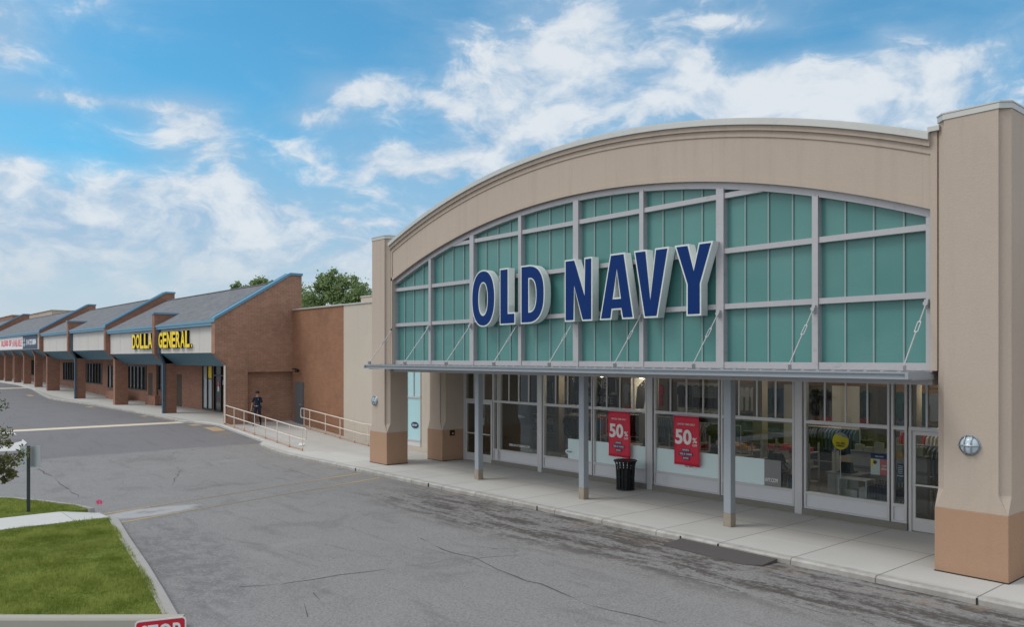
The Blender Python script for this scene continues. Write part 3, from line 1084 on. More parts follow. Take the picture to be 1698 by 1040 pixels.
# arched window: eight bays
gy = 15.40
rowz = [4.94, 6.18, 7.42]
for i in range(8):
    x0, x1 = XL + i * BAY, XL + (i + 1) * BAY
    N = 12
    m0 = .09 if i == 0 else (.10 if i % 2 == 0 else .06)
    fr = MB()
    # arched head
    vs = []
    for k in range(N + 1):
        x = x0 + (x1 - x0) * k / N
        for (y, z) in ((gy - .14, ZI - .17), (gy + .05, ZI - .17), (gy + .05, ZI + .03), (gy - .14, ZI + .03)):
            vs.append((x, y, z + A_(x)))
    fsx = [(k * 4 + j, (k + 1) * 4 + j, (k + 1) * 4 + (j + 1) % 4, k * 4 + (j + 1) % 4) for k in range(N) for j in range(4)]
    fr.add(vs, fsx)
    # jambs
    wl = .10 if i in (2, 4, 6) else .065
    wr = .10 if i in (1, 3, 5) else .065
    if i == 0: wl = .12
    if i == 7: wr = .12
    # sill
    fr.box(x0 + wl, x1 - wr, gy - .14, gy + .04, 3.56, 3.70)
    fr.box(x0, x0 + wl, gy - .16, gy + .05, 3.56, ZI - .16 + A_(x0 + (0 if x0 < XC else wl)) + .02)
    fr.box(x1 - wr, x1, gy - .16, gy + .05, 3.56, ZI - .16 + A_(x1 if x1 > XC else x1 - wr) + .02)
    for z in rowz:
        # clip against the arch
        xa, xb = x0 + wl, x1 - wr
        lim = ZI - .17
        seg = [x for x in np.linspace(xa, xb, 41) if lim + A_(x) > z - .05]
        if len(seg) > 1:
            fr.box(seg[0], seg[-1], gy - .13, gy + .03, z - .058, z + .058)
    bayo = fr.build('window_bay', 'galv', store)
    mi = MB()
    for k in (1, 2, 3):
        x = x0 + (x1 - x0) * k / 4
        mi.box(x - .016, x + .016, gy - .03, gy + .02, 3.70, ZI - .17 + A_(x))
    mi.build('glazing_bar', 'bar', bayo)
    gl = MB()
    pts = [(x0 + .01, 3.6), (x1 - .01, 3.6)] + [(x0 + .01 + (x1 - x0 - .02) * k / N, ZI - .1 + A_(x0 + (x1 - x0) * k / N)) for k in range(N, -1, -1)]
    gl.prism(pts, 'y', gy, gy + .02)
    gl.build('glass', 'green', bayo)
# canopy with tie rods
cb = MB()
cb.box(XL, XR + .02, 14.22, 15.22, 3.50, 3.535)
can = cb.build('canopy', 'galv', store)
cb = MB()
cb.box(XL, XR, 14.14, 14.21, 3.42, 3.545)        # front channel
cb.box(XL, XR, 14.10, 14.138, 3.42, 3.45)
cb.box(XL, XR, 14.10, 14.138, 3.515, 3.55)
cb.box(XL - .05, XL - .002, 14.10, 15.2, 3.42, 3.55)
cb.box(XR + .002, XR + .06, 14.10, 15.0, 3.42, 3.55)
cb.build('gutter_edge', 'post', can)
cb = MB()
for i in range(60):
    x = XL + .15 + i * (XR - XL - .3) / 59
    cb.box(x - .03, x + .03, 14.23, 15.2, 3.537, 3.565)
cb.build('deck_rib', 'galv', can)
cb = MB()
for i in range(9):
    x = XL + i * BAY
    cb.box(x - .04, x + .04, 14.3, 15.2, 3.40, 3.495)
cb.box(XL, XR, 15.225, 15.6, 3.30, 3.555)
cb.build('outrigger', 'galv', can)
for i in range(9):
    x = XL + i * BAY
    if i == 0: x += .06
    if i == 8: x -= .09
    r = MB()
    a, bb = Vector((x, gy - .22, 4.78)), Vector((x, 14.26, 3.64))
    r.tube([a, a.lerp(bb, .3)], .013, 8)
    mid1, mid2 = a.lerp(bb, .30), a.lerp(bb, .46)
    off = Vector((.028, 0, 0))
    r.tube([mid1 - off, mid2 - off], .010, 6)
    r.tube([mid1 + off, mid2 + off], .010, 6)
    r.tube([mid1 - off, mid1 + off], .014, 6)
    r.tube([mid2 - off, mid2 + off], .014, 6)
    r.tube([mid2, bb], .013, 8)
    r.lathe([(.0, -.02), (.045, -.02), (.045, .02), (.0, .02)], (a.x, a.y - .02, a.z), 12, 'y')
    r.box(x - .035, x + .035, gy - .22, gy - .162, 4.70, 4.86)
    r.box(x - .02, x + .02, 14.20, 14.33, 3.567, 3.66)
    r.build('tie_rod', 'galv', can)
# posts
for x in (-19.76, -15.2, -10.62):
    b = MB()
    b.box(x - .095, x + .095, 15.35, 15.54, .30, 3.43)
    po = b.build('post', 'post', store, bevel=.012)
    b = MB()
    b.box(x - .099, x + .099, 15.346, 15.544, 0, .30)
    b.build('rusty_base', 'rust', po, bevel=.008)

# ---------------------------------------------------------------- shop front
SY = 18.1
ZT0, ZT1, ZG = 2.20, 2.28, .56
ZTOP = 3.44


def shopwindow(x0, x1, films=()):
    f = MB()
    t_ = .05
    f.box(x0, x1, SY - .08, SY + .05, ZT0, ZT1)
    f.box(x0, x1, SY - .08, SY + .05, .50, ZG)
    f.box(x0, x1, SY - .08, SY + .05, .15, .195)
    f.box(x0, x1, SY - .08, SY + .05, ZTOP - .05, ZTOP)
    for (a, b) in ((.195, .50), (ZG, ZT0), (ZT1, ZTOP - .05)):
        f.box(x0, x0 + t_, SY - .08, SY + .05, a, b)
        f.box(x1 - t_, x1, SY - .08, SY + .05, a, b)
    o = f.build('shop_window', 'alu', store)
    g = MB()
    g.box(x0 + t_, x1 - t_, SY - .01, SY, ZG, ZT0)
    g.box(x0 + t_, x1 - t_, SY - .01, SY, ZT1, ZTOP - .05)
    g.build('glass', 'glass', o)
    k = MB()
    k.box(x0 + t_, x1 - t_, SY - .045, SY + .03, .195, .50)
    k.build('kick_panel', 'panel', o)
    if x1 - x0 > 1:
        b = MB()
        for q in (1, 2, 3):
            x = x0 + (x1 - x0) * q / 4
            b.box(x - .018, x + .018, SY - .05, SY - .012, ZT1, ZTOP - .05)
        b.build('glazing_bar', 'alu', o)
    return o


wins = [shopwindow(a, b) for a, b in ((-21.93, -19.86), (-19.62, -17.37), (-17.33, -15.20), (-14.92, -12.70), (-12.66, -10.54), (-10.28, -8.22), (-8.18, -7.84), (-22.24, -21.96))]


def film(x0, x1, z0, z1, m, parent):
    b = MB()
    b.box(x0, x1, SY - .018, SY - .013, z0, z1)
    return b.build('window_film', m, parent)


film(-18.5, -17.43, ZG, 1.20, 'film', wins[1])
film(-17.28, -15.25, ZG, 1.21, 'film', wins[2])
film(-14.87, -12.75, ZG, 1.21, 'film', wins[3])
film(-12.61, -11.40, ZG, 1.22, 'film', wins[4])
film(-11.40, -10.93, ZG, 1.22, 'counter', wins[4])
text('AVY.COM', 'lettering', -11.38, -11.02, .66, .76, SY - .02, 'white', wins[4], .003, .01)
text('OPEN 24/7 AT OLDNAVY.COM', 'lettering', -21.42, -20.35, .72, .80, SY - .02, 'white', wins[0], .003, .01)


def oval(cx, cz, rx, rz, mo, mt, parent, y=SY - .03):
    o = curve_mesh([ellipse(cx, cz, rx, rz)], 'oval_decal', .004, y, mo, parent)
    text('OLD NAVY', 'lettering', cx - rx * .68, cx + rx * .68, cz - rz * .33, cz + rz * .33, y - .004, mt, o, .003, .02)
    return o


oval(-18.42, .78, .19, .085, 'film', 'navy', wins[1])
oval(-13.72, .80, .22, .09, 'white', 'navy', wins[3])


def door(x0, x1, n=1):
    f = MB()
    f.box(x0, x0 + .06, SY - .08, SY + .05, .0, ZT0)
    f.box(x1 - .06, x1, SY - .08, SY + .05, .0, ZT0)
    f.box(x0, x1, SY - .08, SY + .05, ZT0, ZT1)
    f.box(x0, x1, SY - .08, SY + .05, ZTOP - .05, ZTOP)
    for q in range(0, 4):
        x = x0 + .02 + (x1 - x0 - .04) * q / 3
        f.box(x - .02, x + .02, SY - .05, SY + .02, ZT1, ZTOP - .05)
    o = f.build('door_frame', 'alu', store)
    a, b = x0 + .065, x1 - .065
    g = MB()
    g.box(x0 + .04, x1 - .04, SY - .01, SY, ZT1, ZTOP - .05)
    g.build('glass', 'glass', o)
    for (p, q) in ([(a, b)] if n == 1 else [(a, (a + b) / 2 - .005), ((a + b) / 2 + .005, b)]):
        l = MB()
        l.box(p, p + .07, SY - .05, SY, .02, ZT0 - .01)
        l.box(q - .07, q, SY - .05, SY, .02, ZT0 - .01)
        l.box(p + .07, q - .07, SY - .05, SY, ZT0 - .09, ZT0 - .01)
        l.box(p + .07, q - .07, SY - .05, SY, .02, .30)
        dd = l.build('door', 'alu', store)
        g = MB()
        g.box(p + .07, q - .07, SY - .03, SY - .02, .30, ZT0 - .09)
        g.build('glass', 'glass', dd)
        h = MB()
        h.bar((p + .03, SY - .11, 1.03), (q - .03, SY - .11, 1.03), .025, .04)
        h.bar((p + .03, SY - .11, 1.03), (p + .03, SY - .05, 1.03), .02, .03)
        h.bar((q - .03, SY - .11, 1.03), (q - .03, SY - .05, 1.03), .02, .03)
        h.build('handle', 'coping', dd)


door(-23.95, -22.28, 2)
door(-7.80, -6.72)
for x in (-19.74, -15.06, -10.41):
    b = MB()
    b.box(x - .10, x + .10, SY - .12, SY + .08, 0, ZTOP)
    b.build('mullion_post', 'alu', store, bevel=.006)
b = MB()
b.box(-24.02, -23.95, SY - .06, SY + .06, 0, ZTOP)
b.box(-6.72, -5.9, SY - .04, SY + .06, 0, ZTOP)
b.build('frame_end', 'alu', store)
b = MB()
for (a, c) in ((-22.28, -19.84), (-19.64, -15.16), (-14.96, -10.51), (-10.31, -7.82)):
    b.box(a, c, SY - .13, SY + .2, -.05, .148)
b.build('sill_kerb', mat('sill_concrete', (.20, .19, .165), .9, 0, .2, 5, .3, dirt=.5), store)
# frosted window between the two left piers
f = MB()
for (a, c, p, q) in ((-27.95, -26.9, 3.28, 3.34), (-27.95, -26.9, 2.16, 2.24), (-27.95, -26.9, .42, .48), (-27.95, -27.90, .22, 3.34), (-26.95, -26.9, .22, 3.34), (-27.44, -27.40, 2.24, 3.28)):
    f.box(a, c, SY - .03 - .002 * (c - a > 1), SY + .06, p, q)
fo = f.build('shop_window', 'alu', store)
g = MB()
g.box(-27.9, -26.95, SY + .01, SY + .03, .48, 3.28)
g.build('glass', 'film_blue', fo)
g = MB()
g.box(-27.9, -26.95, SY, SY + .04, .22, .42)
g.build('kick_panel', 'panel', fo)
oval(-27.35, 1.06, .26, .13, 'navy', 'white', fo, SY - .01)

# interior shell
b = MB()
b.box(-29.8, -1.2, 18.5, 34, -.06, .0)
b.build('floor', 'intfloor', store)
b = MB()
b.box(-29.8, -1.2, 18.5, 26, 4.3, 4.4)
b.build('ceiling', 'intwall', store)
b = MB()
b.box(-29.8, -1.2, 25.9, 26.1, 0, 2.85)
b.box(-30, -29.8, 18.5, 34, 0, 4.3)
b.box(-1.2, -1.0, 18.5, 34, 0, 4.3)
b.build('back_wall', 'intwall', store)
b = MB()
b.box(-29.8, -1.2, 25.85, 26.1, 2.85, 4.3)
b.build('upper_wall', 'intwood', store)
b = MB()
for x in (-23.5, -19, -14.3, -9.6):
    b.box(x - .16, x + .16, 22.3, 22.62, 0, 4.3)
b.build('column', 'intwall', store)

# ================================================================== ARCH SIGN LETTERS
sg = thing('store_sign', 'large blue letters with white edges on the green glass arch', 'sign', (-15, 15.2, 4.7))
FY, BYD = 15.0, .235


def letter(nm, outer, holes=()):
    o = curve_mesh([outer] + list(holes), 'letter', BYD, FY, 'sign_white', sg)
    ins = offset_poly(outer, .042)
    hs = []
    for h in holes:
        hp = offset_poly(h, -.042)
        hs.append(hp)
    curve_mesh([ins] + hs, 'face', .012, FY - .010, 'sign_blue', o)
    return o


ZB, ZU = 4.75, 6.40
letter('O', ellipse(-18.98, 5.575, .565, .855, 56, 2.25), [ellipse(-18.985, 5.56, .195, .47, 40, 2.2)])
letter('L', [(-18.20, ZB), (-17.50, ZB), (-17.50, 5.10), (-17.80, 5.10), (-17.80, ZU), (-18.20, ZU)])
dc = [(-17.26, ZB)] + [(-16.95 + .69 * math.cos(a) ** .85 if math.cos(a) > 0 else -16.95, 5.575 + .825 * math.copysign(abs(math.sin(a)) ** .8, math.sin(a))) for a in [(-PI / 2) + PI * k / 28 for k in range(29)]] + [(-17.26, ZU)]
dh = [(-16.90, 5.10)] + [(-16.88 + .255 * max(0, math.cos(a)) ** .85, 5.55 + .45 * math.copysign(abs(math.sin(a)) ** .8, math.sin(a))) for a in [(-PI / 2) + PI * k / 20 for k in range(21)]] + [(-16.90, 6.0)]
letter('D', dc, [dh])
letter('N', [(-15.47, ZB), (-15.10, ZB), (-15.10, 5.62), (-14.82, ZB), (-14.45, ZB), (-14.45, ZU), (-14.74, ZU), (-14.74, 5.49), (-15.08, ZU), (-15.47, ZU)])
letter('A', [(-14.19, ZB), (-13.79, ZB), (-13.75, 4.99), (-13.48, 4.99), (-13.43, ZB), (-13.04, ZB), (-13.35, ZU), (-13.83, ZU)], [[(-13.705, 5.30), (-13.51, 5.30), (-13.605, 5.93)]])
letter('V', [(-12.73, ZB), (-12.31, ZB), (-11.97, ZU), (-12.39, ZU), (-12.53, 5.25), (-12.65, ZU), (-13.05, ZU)])
letter('Y', [(-11.47, ZB), (-11.06, ZB), (-11.06, 5.47), (-10.74, ZU), (-11.13, ZU), (-11.265, 5.86), (-11.41, ZU), (-11.81, ZU), (-11.47, 5.47)])

# ================================================================== ROUND WALL LAMPS, KEYPAD


def wall_lamp(x, y, z, label):
    o = thing('wall_lamp', label, 'wall lamp', (x, y, z), 'round caged lamps on the piers')
    b = MB()
    b.lathe([(.0, .0), (.19, .0), (.19, .06), (.165, .09), (.16, .05), (0, .05)], (x, y, z), 28, 'y')
    b.build('housing', 'lampmetal', o, smooth=False)
    b = MB()
    b.lathe([(.155, .05), (.15, .09), (.125, .13), (.08, .155), (.0, .165)], (x, y, z), 28, 'y')
    b.build('lens', 'lampglass', o, smooth=True)
    b = MB()
    for dz in (0,):
        b.tube([(x + .175 * math.cos(a), y - .09 - .09 * math.sin(a), z) for a in [PI * k / 10 for k in range(11)]], .011, 6)
    for dx in (-.055, .055):
        b.tube([(x + dx, y - .09 - .085 * math.sin(a), z + .165 * math.cos(a)) for a in [PI * k / 10 for k in range(11)]], .011, 6)
    b.build('cage', 'lampmetal', o)
    b = MB()
    b.box(x - .012, x + .012, y - .02, y, z - .29, z - .25)
    b.build('bracket_mark', 'dark', o) if x > -10 else None
    return o


wall_lamp(-5.47, 15.09, 2.28, 'round caged wall lamp on the near right pillar')
wall_lamp(-25.2, 15.05, 2.24, 'round caged wall lamp on the left pillar by the handrail')
b = MB()
b.box(-24.02, -23.985, 17.42, 17.62, .92, 1.12)
k = thing('call_box', 'small dark entry box on tan base of rear pillar', 'call box', (-24.0, 17.5, .9))
b.build('housing', 'black', k)
b = MB()
b.box(-23.985, -23.975, 17.50, 17.56, .97, 1.03)
b.build('button', 'orange', k)

# ================================================================== RED SALE BANNERS


def sale_banner(x0, label):
    o = thing('sale_banner', label, 'banner', (x0 + .43, SY - .12, .83), 'red sale banners')
    x1, z0, z1 = x0 + .86, .83, 2.19
    # cloth, slightly waved
    mb = MB()
    N, K = 10, 14
    vs = []
    for j in range(K + 1):
        for i in range(N + 1):
            u, v = i / N, j / K
            vs.append((x0 + .86 * u + .02 * (1 - v), SY - .13 + .012 * math.sin(7 * v + 3 * u), z0 + (z1 - z0) * v + .008 * math.sin(5 * u)))
    mb.add(vs, [(j * (N + 1) + i, j * (N + 1) + i + 1, (j + 1) * (N + 1) + i + 1, (j + 1) * (N + 1) + i) for j in range(K) for i in range(N)])
    c = mb.build('cloth', 'red', o, smooth=True)
    s = c.modifiers.new('thick', 'SOLIDIFY')
    s.thickness = .004
    Y = SY - .155
    text('LIMITED TIME ONLY', 'lettering', x0 + .15, x0 + .74, 1.935, 1.985, Y, 'paper', c, .003, .01)
    text('50', 'lettering', x0 + .07, x0 + .63, 1.40, 1.82, Y, 'paper', c, .003, .035)
    text('%', 'lettering', x0 + .655, x0 + .81, 1.46, 1.61, Y, 'paper', c, .003, .02)
    text('OFF', 'lettering', x0 + .655, x0 + .81, 1.37, 1.43, Y, 'paper', c, .003, .02)
    for (s_, zc, hw) in (('SHORTS', 1.255, .14), ('TEES & TANKS', 1.145, .24), ('SWIM', 1.03, .12)):
        q = MB()
        q.box(x0 + .43 - hw, x0 + .43 + hw, Y + .004, Y + .009, zc - .042, zc + .042)
        q.build('text_box', 'navy', c)
        text(s_, 'lettering', x0 + .43 - hw + .03, x0 + .43 + hw - .03, zc - .024, zc + .024, Y, 'paper', c, .003, .015)
    r = MB()
    r.tube([(x0 + .01, SY - .13, z1 + .005), (x1 + .01, SY - .13, z1 + .005)], .012, 8)
    r.build('hanging_rod', 'alu', o)


sale_banner(-16.65, 'red fifty percent off banner above the black litter bin')
sale_banner(-14.18, 'red fifty percent off banner on the window with white oval, right of the litter bin')

# ================================================================== LITTER BIN
lb = thing('litter_bin', 'black slatted metal litter bin on the pavement under a red banner', 'litter bin', (-15.5, 17.45, 0))
cx, cy = -15.5, 17.45
b = MB()
b.lathe([(0, .02), (.20, .02), (.228, .5), (.232, .58), (.222, .58), (.19, .05), (0, .05)], (cx, cy, 0), 24)
b.build('liner', 'black', lb)
b = MB()
for k in range(16):
    a = 2 * PI * k / 16
    pr_ = [(.245, .03), (.255, .35), (.268, .62), (.275, .72), (.315, .83)]
    pts = [(cx + r_ * math.cos(a), cy + r_ * math.sin(a), z) for r_, z in pr_]
    for p, q in zip(pts, pts[1:]):
        s = Vector((-math.sin(a), math.cos(a), 0)) * .027
        n_ = Vector((math.cos(a), math.sin(a), 0)) * .006
        P_, Q_ = Vector(p), Vector(q)
        b.add([P_ - s - n_, P_ + s - n_, P_ + s + n_, P_ - s + n_, Q_ - s - n_, Q_ + s - n_, Q_ + s + n_, Q_ - s + n_],
              [(0, 1, 5, 4), (1, 2, 6, 5), (2, 3, 7, 6), (3, 0, 4, 7), (0, 3, 2, 1), (4, 5, 6, 7)])
b.build('slat_shell', 'black', lb)
for (r_, z, th) in ((.25, .03, .02), (.262, .40, .012), (.275, .70, .014), (.32, .835, .022)):
    b = MB()
    n = 32
    b.tube([(cx + r_ * math.cos(2 * PI * k / n), cy + r_ * math.sin(2 * PI * k / n), z) for k in range(n + 1)], th, 8)
    b.build('hoop', 'black', lb)
b = MB()
b.lathe([(.15, .80), (.31, .838), (.31, .845), (.15, .82)], (cx, cy, 0), 28)
b.build('rim', 'black', lb)

# ================================================================== LINK WALL (painted brick) with service door
lk = thing('link_building', 'low painted brick wall with grey door between the brick shops and beige store', 'building', (-36, 18.1, .4))
b = MB()
b.box(-38.6, -33.25, 18.1, 18.5, -.2, 6.2)
b.build('wall', 'brick_painted', lk)
b = MB()
b.box(-38.55, -33.25, 18.04, 18.55, 6.2, 6.27)
b.build('coping', 'coping', lk)
b = MB()
b.box(-42, -24, 24.0, 24.3, 6.0, 7.35)
b.box(-42, -24, 24.3, 40, 6.0, 7.2)
b.build('rear_parapet', 'stucco_pale', lk)
b = MB()
b.box(-42, -24, 23.95, 24.35, 7.352, 7.42)
b.build('coping', 'coping', lk)
b = MB()
b.box(-38.25, -37.30, 18.05, 18.098, .49, 2.56)
dr = b.build('door_frame', 'greydoor', lk)
b = MB()
b.box(-38.18, -37.37, 18.03, 18.048, .50, 2.50)
dd = b.build('door', 'greydoor', lk)
b = MB()
b.tube([(-37.47, 18.03, 1.45), (-37.47, 17.97, 1.45), (-37.58, 17.97, 1.45)], .015, 6)
b.build('handle', 'alu', dd)
fl = thing('flood_light', 'small bronze floodlight on an arm above the grey service door', 'floodlight', (-37.75, 18.1, 3.15))
b = MB()
b.tube([(-38.3, 17.95, 3.22), (-37.7, 17.9, 3.22)], .03, 8)
b.tube([(-38.3, 17.95, 3.22), (-38.3, 18.1, 3.22)], .025, 8)
b.build('arm', 'black', fl)
b = MB()
b.prism([(17.78, 3.06), (17.95, 3.06), (17.97, 3.20), (17.84, 3.22)], 'x', -37.74, -37.54)
b.build('lamp_head', 'black', fl, bevel=.02)

# ================================================================== HANDRAILS


def handrail(label, y, x0, x1, posts, loop_at):
    """x0 is the downhill (store) end, x1 the uphill end"""
    o = thing('handrail', label, 'handrail', (x0, y, gz(x0)), 'pipe handrails along the ramp')
    for x in posts:
        b = MB()
        b.tube([(x, y, gz(x) + .10), (x, y, gz(x) + .93)], .022, 8)
        p = b.build('post', 'rail', o)
        b = MB()
        b.tube([(x, y, gz(x)), (x, y, gz(x) + .11)], .026, 8)
        b.box(x - .05, x + .05, y - .05, y + .05, gz(x), gz(x) + .012)
        b.build('base', 'railrust', p)
    for h in (.93, .48):
        b = MB()
        n = 10
        b.tube([(x0 + (x1 - x0) * k / n, y, gz(x0 + (x1 - x0) * k / n) + h) for k in range(n + 1)], .024, 8)
        b.build('rail', 'rail', o)
    b = MB()
    b.tube([(x0 + (x1 - x0) * k / 10, y, gz(x0 + (x1 - x0) * k / 10) + .06) for k in range(11)], .02, 8)
    b.build('bottom_rail', 'railrust', o)
    e = x0 if loop_at == 0 else x1
    s = .30 if loop_at == 0 else -.32
    z = gz(e)
    b = MB()
    pts = [(e, y, z + .93)] + [(e + s * .75 + s * .25 * math.sin(a), y, z + .705 + .225 * math.cos(a)) for a in [PI * k / 8 for k in range(9)]] + [(e, y, z + .48)]
    b.tube(pts, .024, 8)
    b.build('end_loop', 'rail', o)
    return o


handrail('front pink pipe handrail at the kerb edge of the ramp', 14.68, -30.35, -38.85, [-30.4 - i * 1.2 for i in range(8)], 0)
handrail('rear pink pipe handrail in front of the wall beside the grey door', 17.62, -29.4, -36.35, [-36.3, -35.7, -34.1, -32.7, -31.4, -30.2], 1)
b = MB()
pts = [(-31.72, 15.1, .0), (-31.55, 15.25, .02), (-31.62, 15.38, .09), (-31.82, 15.28, .06), (-31.7, 15.2, .13)]
b.add(pts, [(0, 1, 4), (1, 2, 4), (2, 3, 4), (3, 0, 4)])
for q in range(len(b.v)):
    v = b.v[q]
    b.v[q] = (v[0], v[1], v[2] + .07)
tag(b.build('litter_paper', 'paper'), 'crumpled white paper scrap on the ground beside the front handrail', 'litter')

# ================================================================== BRICK SHOPS


def shop_unit(label, x0, x1, dz, gable, mids, backs, pillars, far_gable=False, end=False):
    """x0 left, x1 right (gable wall stands at its right end)"""
    g = lambda x: gz(x)
    o = thing('brick_shop', label, 'shop', ((x0 + x1) / 2, 17.5, g(x1)))
    xr = x1 - .45
    # rear wall in pieces round its openings
    ops = sorted(backs, key=lambda q: q[1])
    b = MB()
    cur = x0
    zt = 5.5 + dz
    for (kind, a, c, lo, hi) in ops:
        zz = g((a + c) / 2)
        b.box(cur, a, 17.5, 17.8, -.2, zt)
        if lo > 0: b.box(a, c, 17.5, 17.8, -.2, zz + lo)
        b.box(a, c, 17.5, 17.8, zz + hi, zt)
        cur = c
    b.box(cur, xr, 17.5, 17.8, -.2, zt)
    b.build('wall', 'brick', o)
    for (kind, a, c, lo, hi) in ops:
        zz = g((a + c) / 2)
        nm = 'door' if kind.startswith('door') else 'window'
        f = MB()
        if kind == 'plain_door':
            f.box(a, c, 17.52, 17.6, zz + lo, zz + hi)
            f.build('door', 'bark', o)
            continue
        step = 1.0 if nm == 'window' else .95
        n = max(1, round((c - a) / step))
        ww = .07
        for k in range(n + 1):
            x = a + (c - a) * k / n
            f.box(x - ww / 2, x + ww / 2, 17.46, 17.6, zz + lo, zz + hi)
        f.box(a, c, 17.455, 17.605, zz + hi - .08, zz + hi)
        f.box(a, c, 17.455, 17.605, zz + lo, zz + lo + .08)
        if nm == 'door':
            f.box(a, c, 17.455, 17.605, zz + 2.1, zz + 2.18)
        fo_ = f.build(nm, 'black', o)
        p = MB()
        if kind == 'blind_window':
            for k in range(n):
                xa = a + (c - a) * k / n + ww / 2
                xb = a + (c - a) * (k + 1) / n - ww / 2
                p.box(xa + .18, xb, 17.53, 17.56, zz + lo + .08, zz + hi - .08)
            p.build('blind', 'counter', fo_)
            p = MB()
            p.box(a, c, 17.57, 17.58, zz + lo, zz + hi)
            p.build('glass', 'darkglass', fo_)
        elif kind == 'poster_window':
            p.box(a + .05, c - .05, 17.53, 17.55, zz + lo + .08, zz + 1.9)
            p.build('pane', 'platesign', fo_)
            p = MB()
            p.box(a + .05, (a + c) / 2, 17.53, 17.55, zz + 1.9, zz + hi - .08)
            p.build('poster', 'shelf', fo_)
            p = MB()
            p.box((a + c) / 2, c - .05, 17.525, 17.55, zz + 1.95, zz + hi - .05)
            p.build('poster', 'yellow', fo_)
        else:
            p.box(a, c, 17.54, 17.56, zz + lo, zz + hi)
            p.build('glass', 'darkglass', fo_)
        if nm == 'door':
            h = MB()
            h.tube([(c - .25, 17.44, zz + .9), (c - .35, 17.36, zz + 1.0), (c - .35, 17.36, zz + 1.3), (c - .25, 17.44, zz + 1.4)], .02, 6)
            h.build('handle', 'black', fo_)
            for (px_, pz_, m_) in ((a + .5, 1.5, 'pinkred'), (a + 1.3, 1.6, 'film_blue'), (a + .5, 1.2, 'paper'), (a + 1.5, 1.2, 'shelf')):
                pp = MB()
                pp.box(px_, px_ + .22, 17.52, 17.535, zz + pz_, zz + pz_ + .28)
                pp.build('notice', m_, fo_)
    # fascia, gutter, sloped metal under-panel, ceiling
    b = MB()
    b.box(x0, xr, 14.42, 14.62, 4.03 + dz, 5.37 + dz)
    fa = b.build('fascia', 'cream', o)
    b = MB()
    n = int((xr - x0) / 2.4)
    for k in range(1, n):
        x = x0 + (xr - x0) * k / n
        b.box(x - .012, x + .012, 14.412, 14.419, 4.05 + dz, 5.36 + dz)
    b.build('panel_joint', 'strip', fa)
    b = MB()
    b.box(x0, xr, 14.20, 14.42, 5.372 + dz, 5.60 + dz)
    b.box(x0, xr, 14.16, 14.198, 5.50 + dz, 5.62 + dz)
    b.build('gutter', 'blue_trim', o)
    b = MB()
    b.add([(x0, 14.43, 4.025 + dz), (xr, 14.43, 4.025 + dz), (xr, 15.32, 3.36 + dz), (x0, 15.32, 3.36 + dz), (x0, 14.62, 4.028 + dz), (xr, 14.62, 4.028 + dz), (xr, 15.34, 3.42 + dz), (x0, 15.34, 3.42 + dz)],
          [(0, 1, 2, 3), (4, 7, 6, 5), (0, 3, 7, 4), (1, 5, 6, 2), (2, 6, 7, 3), (0, 4, 5, 1)])
    b.build('sloped_soffit', 'ribbed', o)
    b = MB()
    b.box(x0, xr, 15.34, 17.5, 3.42 + dz, 3.48 + dz)
    b.build('soffit', 'cream', o)
    # roof slope and back
    b = MB()
    b.prism([(14.18, 5.605 + dz), (18.05, 7.76 + dz), (18.25, 7.76 + dz), (18.25, 6.0 + dz), (14.6, 5.48 + dz)], 'x', x0, xr)
    b.build('roof', 'shingle', o)
    b = MB()
    b.box(x0, xr, 17.98, 18.3, 7.762 + dz, 7.80 + dz)
    b.build('ridge_cap', 'counter', o)
    b = MB()
    b.box(x0, xr, 18.26, 34, 0, 6.0 + dz)
    b.build('rear_hall', 'stucco_pale', o)

    def gable_wall(xa, xb, m='brick', full=False, top=0.0):
        z = dz + top
        P1 = [(14.13, 4.0 + dz), (14.13, 5.68 + z), (17.98, 8.06 + z), (18.6, 8.06 + z)]
        if full:
            P1 += [(18.6, -.1), (15.2, -.1), (15.2, 3.1), (14.72, 3.1), (14.72, 3.45)]
            P1 = [(14.13, 4.0 + dz), (14.13, 5.68 + z), (17.98, 8.06 + z), (18.6, 8.06 + z), (18.6, 3.08), (14.72, 3.08), (14.72, 3.45)]
        else:
            P1 += [(18.6, 3.4 + dz), (14.72, 3.4 + dz)]
        b = MB()
        b.prism(P1, 'x', xa, xb)
        w_ = b.build('gable_wall', m, o)
        b = MB()
        q = .05
        b.prism([(14.08, 5.70 + z), (17.96, 8.10 + z), (18.64, 8.10 + z), (18.64, 8.0 + z), (18.62, 8.062 + z), (17.985, 8.062 + z), (14.12, 5.682 + z), (14.12, 5.50 + z), (14.08, 5.50 + z)], 'x', xa - q, xb + q)
        b.build('coping', 'blue_trim', w_)
        # side caps of the coping
        b = MB()
        for (s0, s1) in ((xa - q - .012, xa - q - .001), (xb + q + .001, xb + q + .012)):
            b.prism([(14.08, 5.60 + z), (14.08, 5.72 + z), (17.96, 8.12 + z), (18.64, 8.12 + z), (18.64, 8.0 + z), (17.99, 8.0 + z)], 'x', s0, s1)
        b.build('coping', 'blue_trim', w_)
        return w_

    if end:
        w_ = gable_wall(x1 - .45, x1, 'brick_end', True)
        b = MB()
        b.box(x1 - .45, x1, 14.72, 15.75, -.1, 3.078)
        b.build('pillar', 'brick_end', o)
        b = MB()
        b.box(x1 - .85, x1 - .28, 15.75, 18.6, -.1, 3.078)
        b.build('wall', 'brick_end', o)
        b = MB()
        b.tube([(x1 - .1, 14.66, 3.4), (x1 - .1, 14.66, .62)], .05, 8)
        b.build('downpipe', 'rail', o)
    else:
        gable_wall(x1 - .45, x1, 'brick')
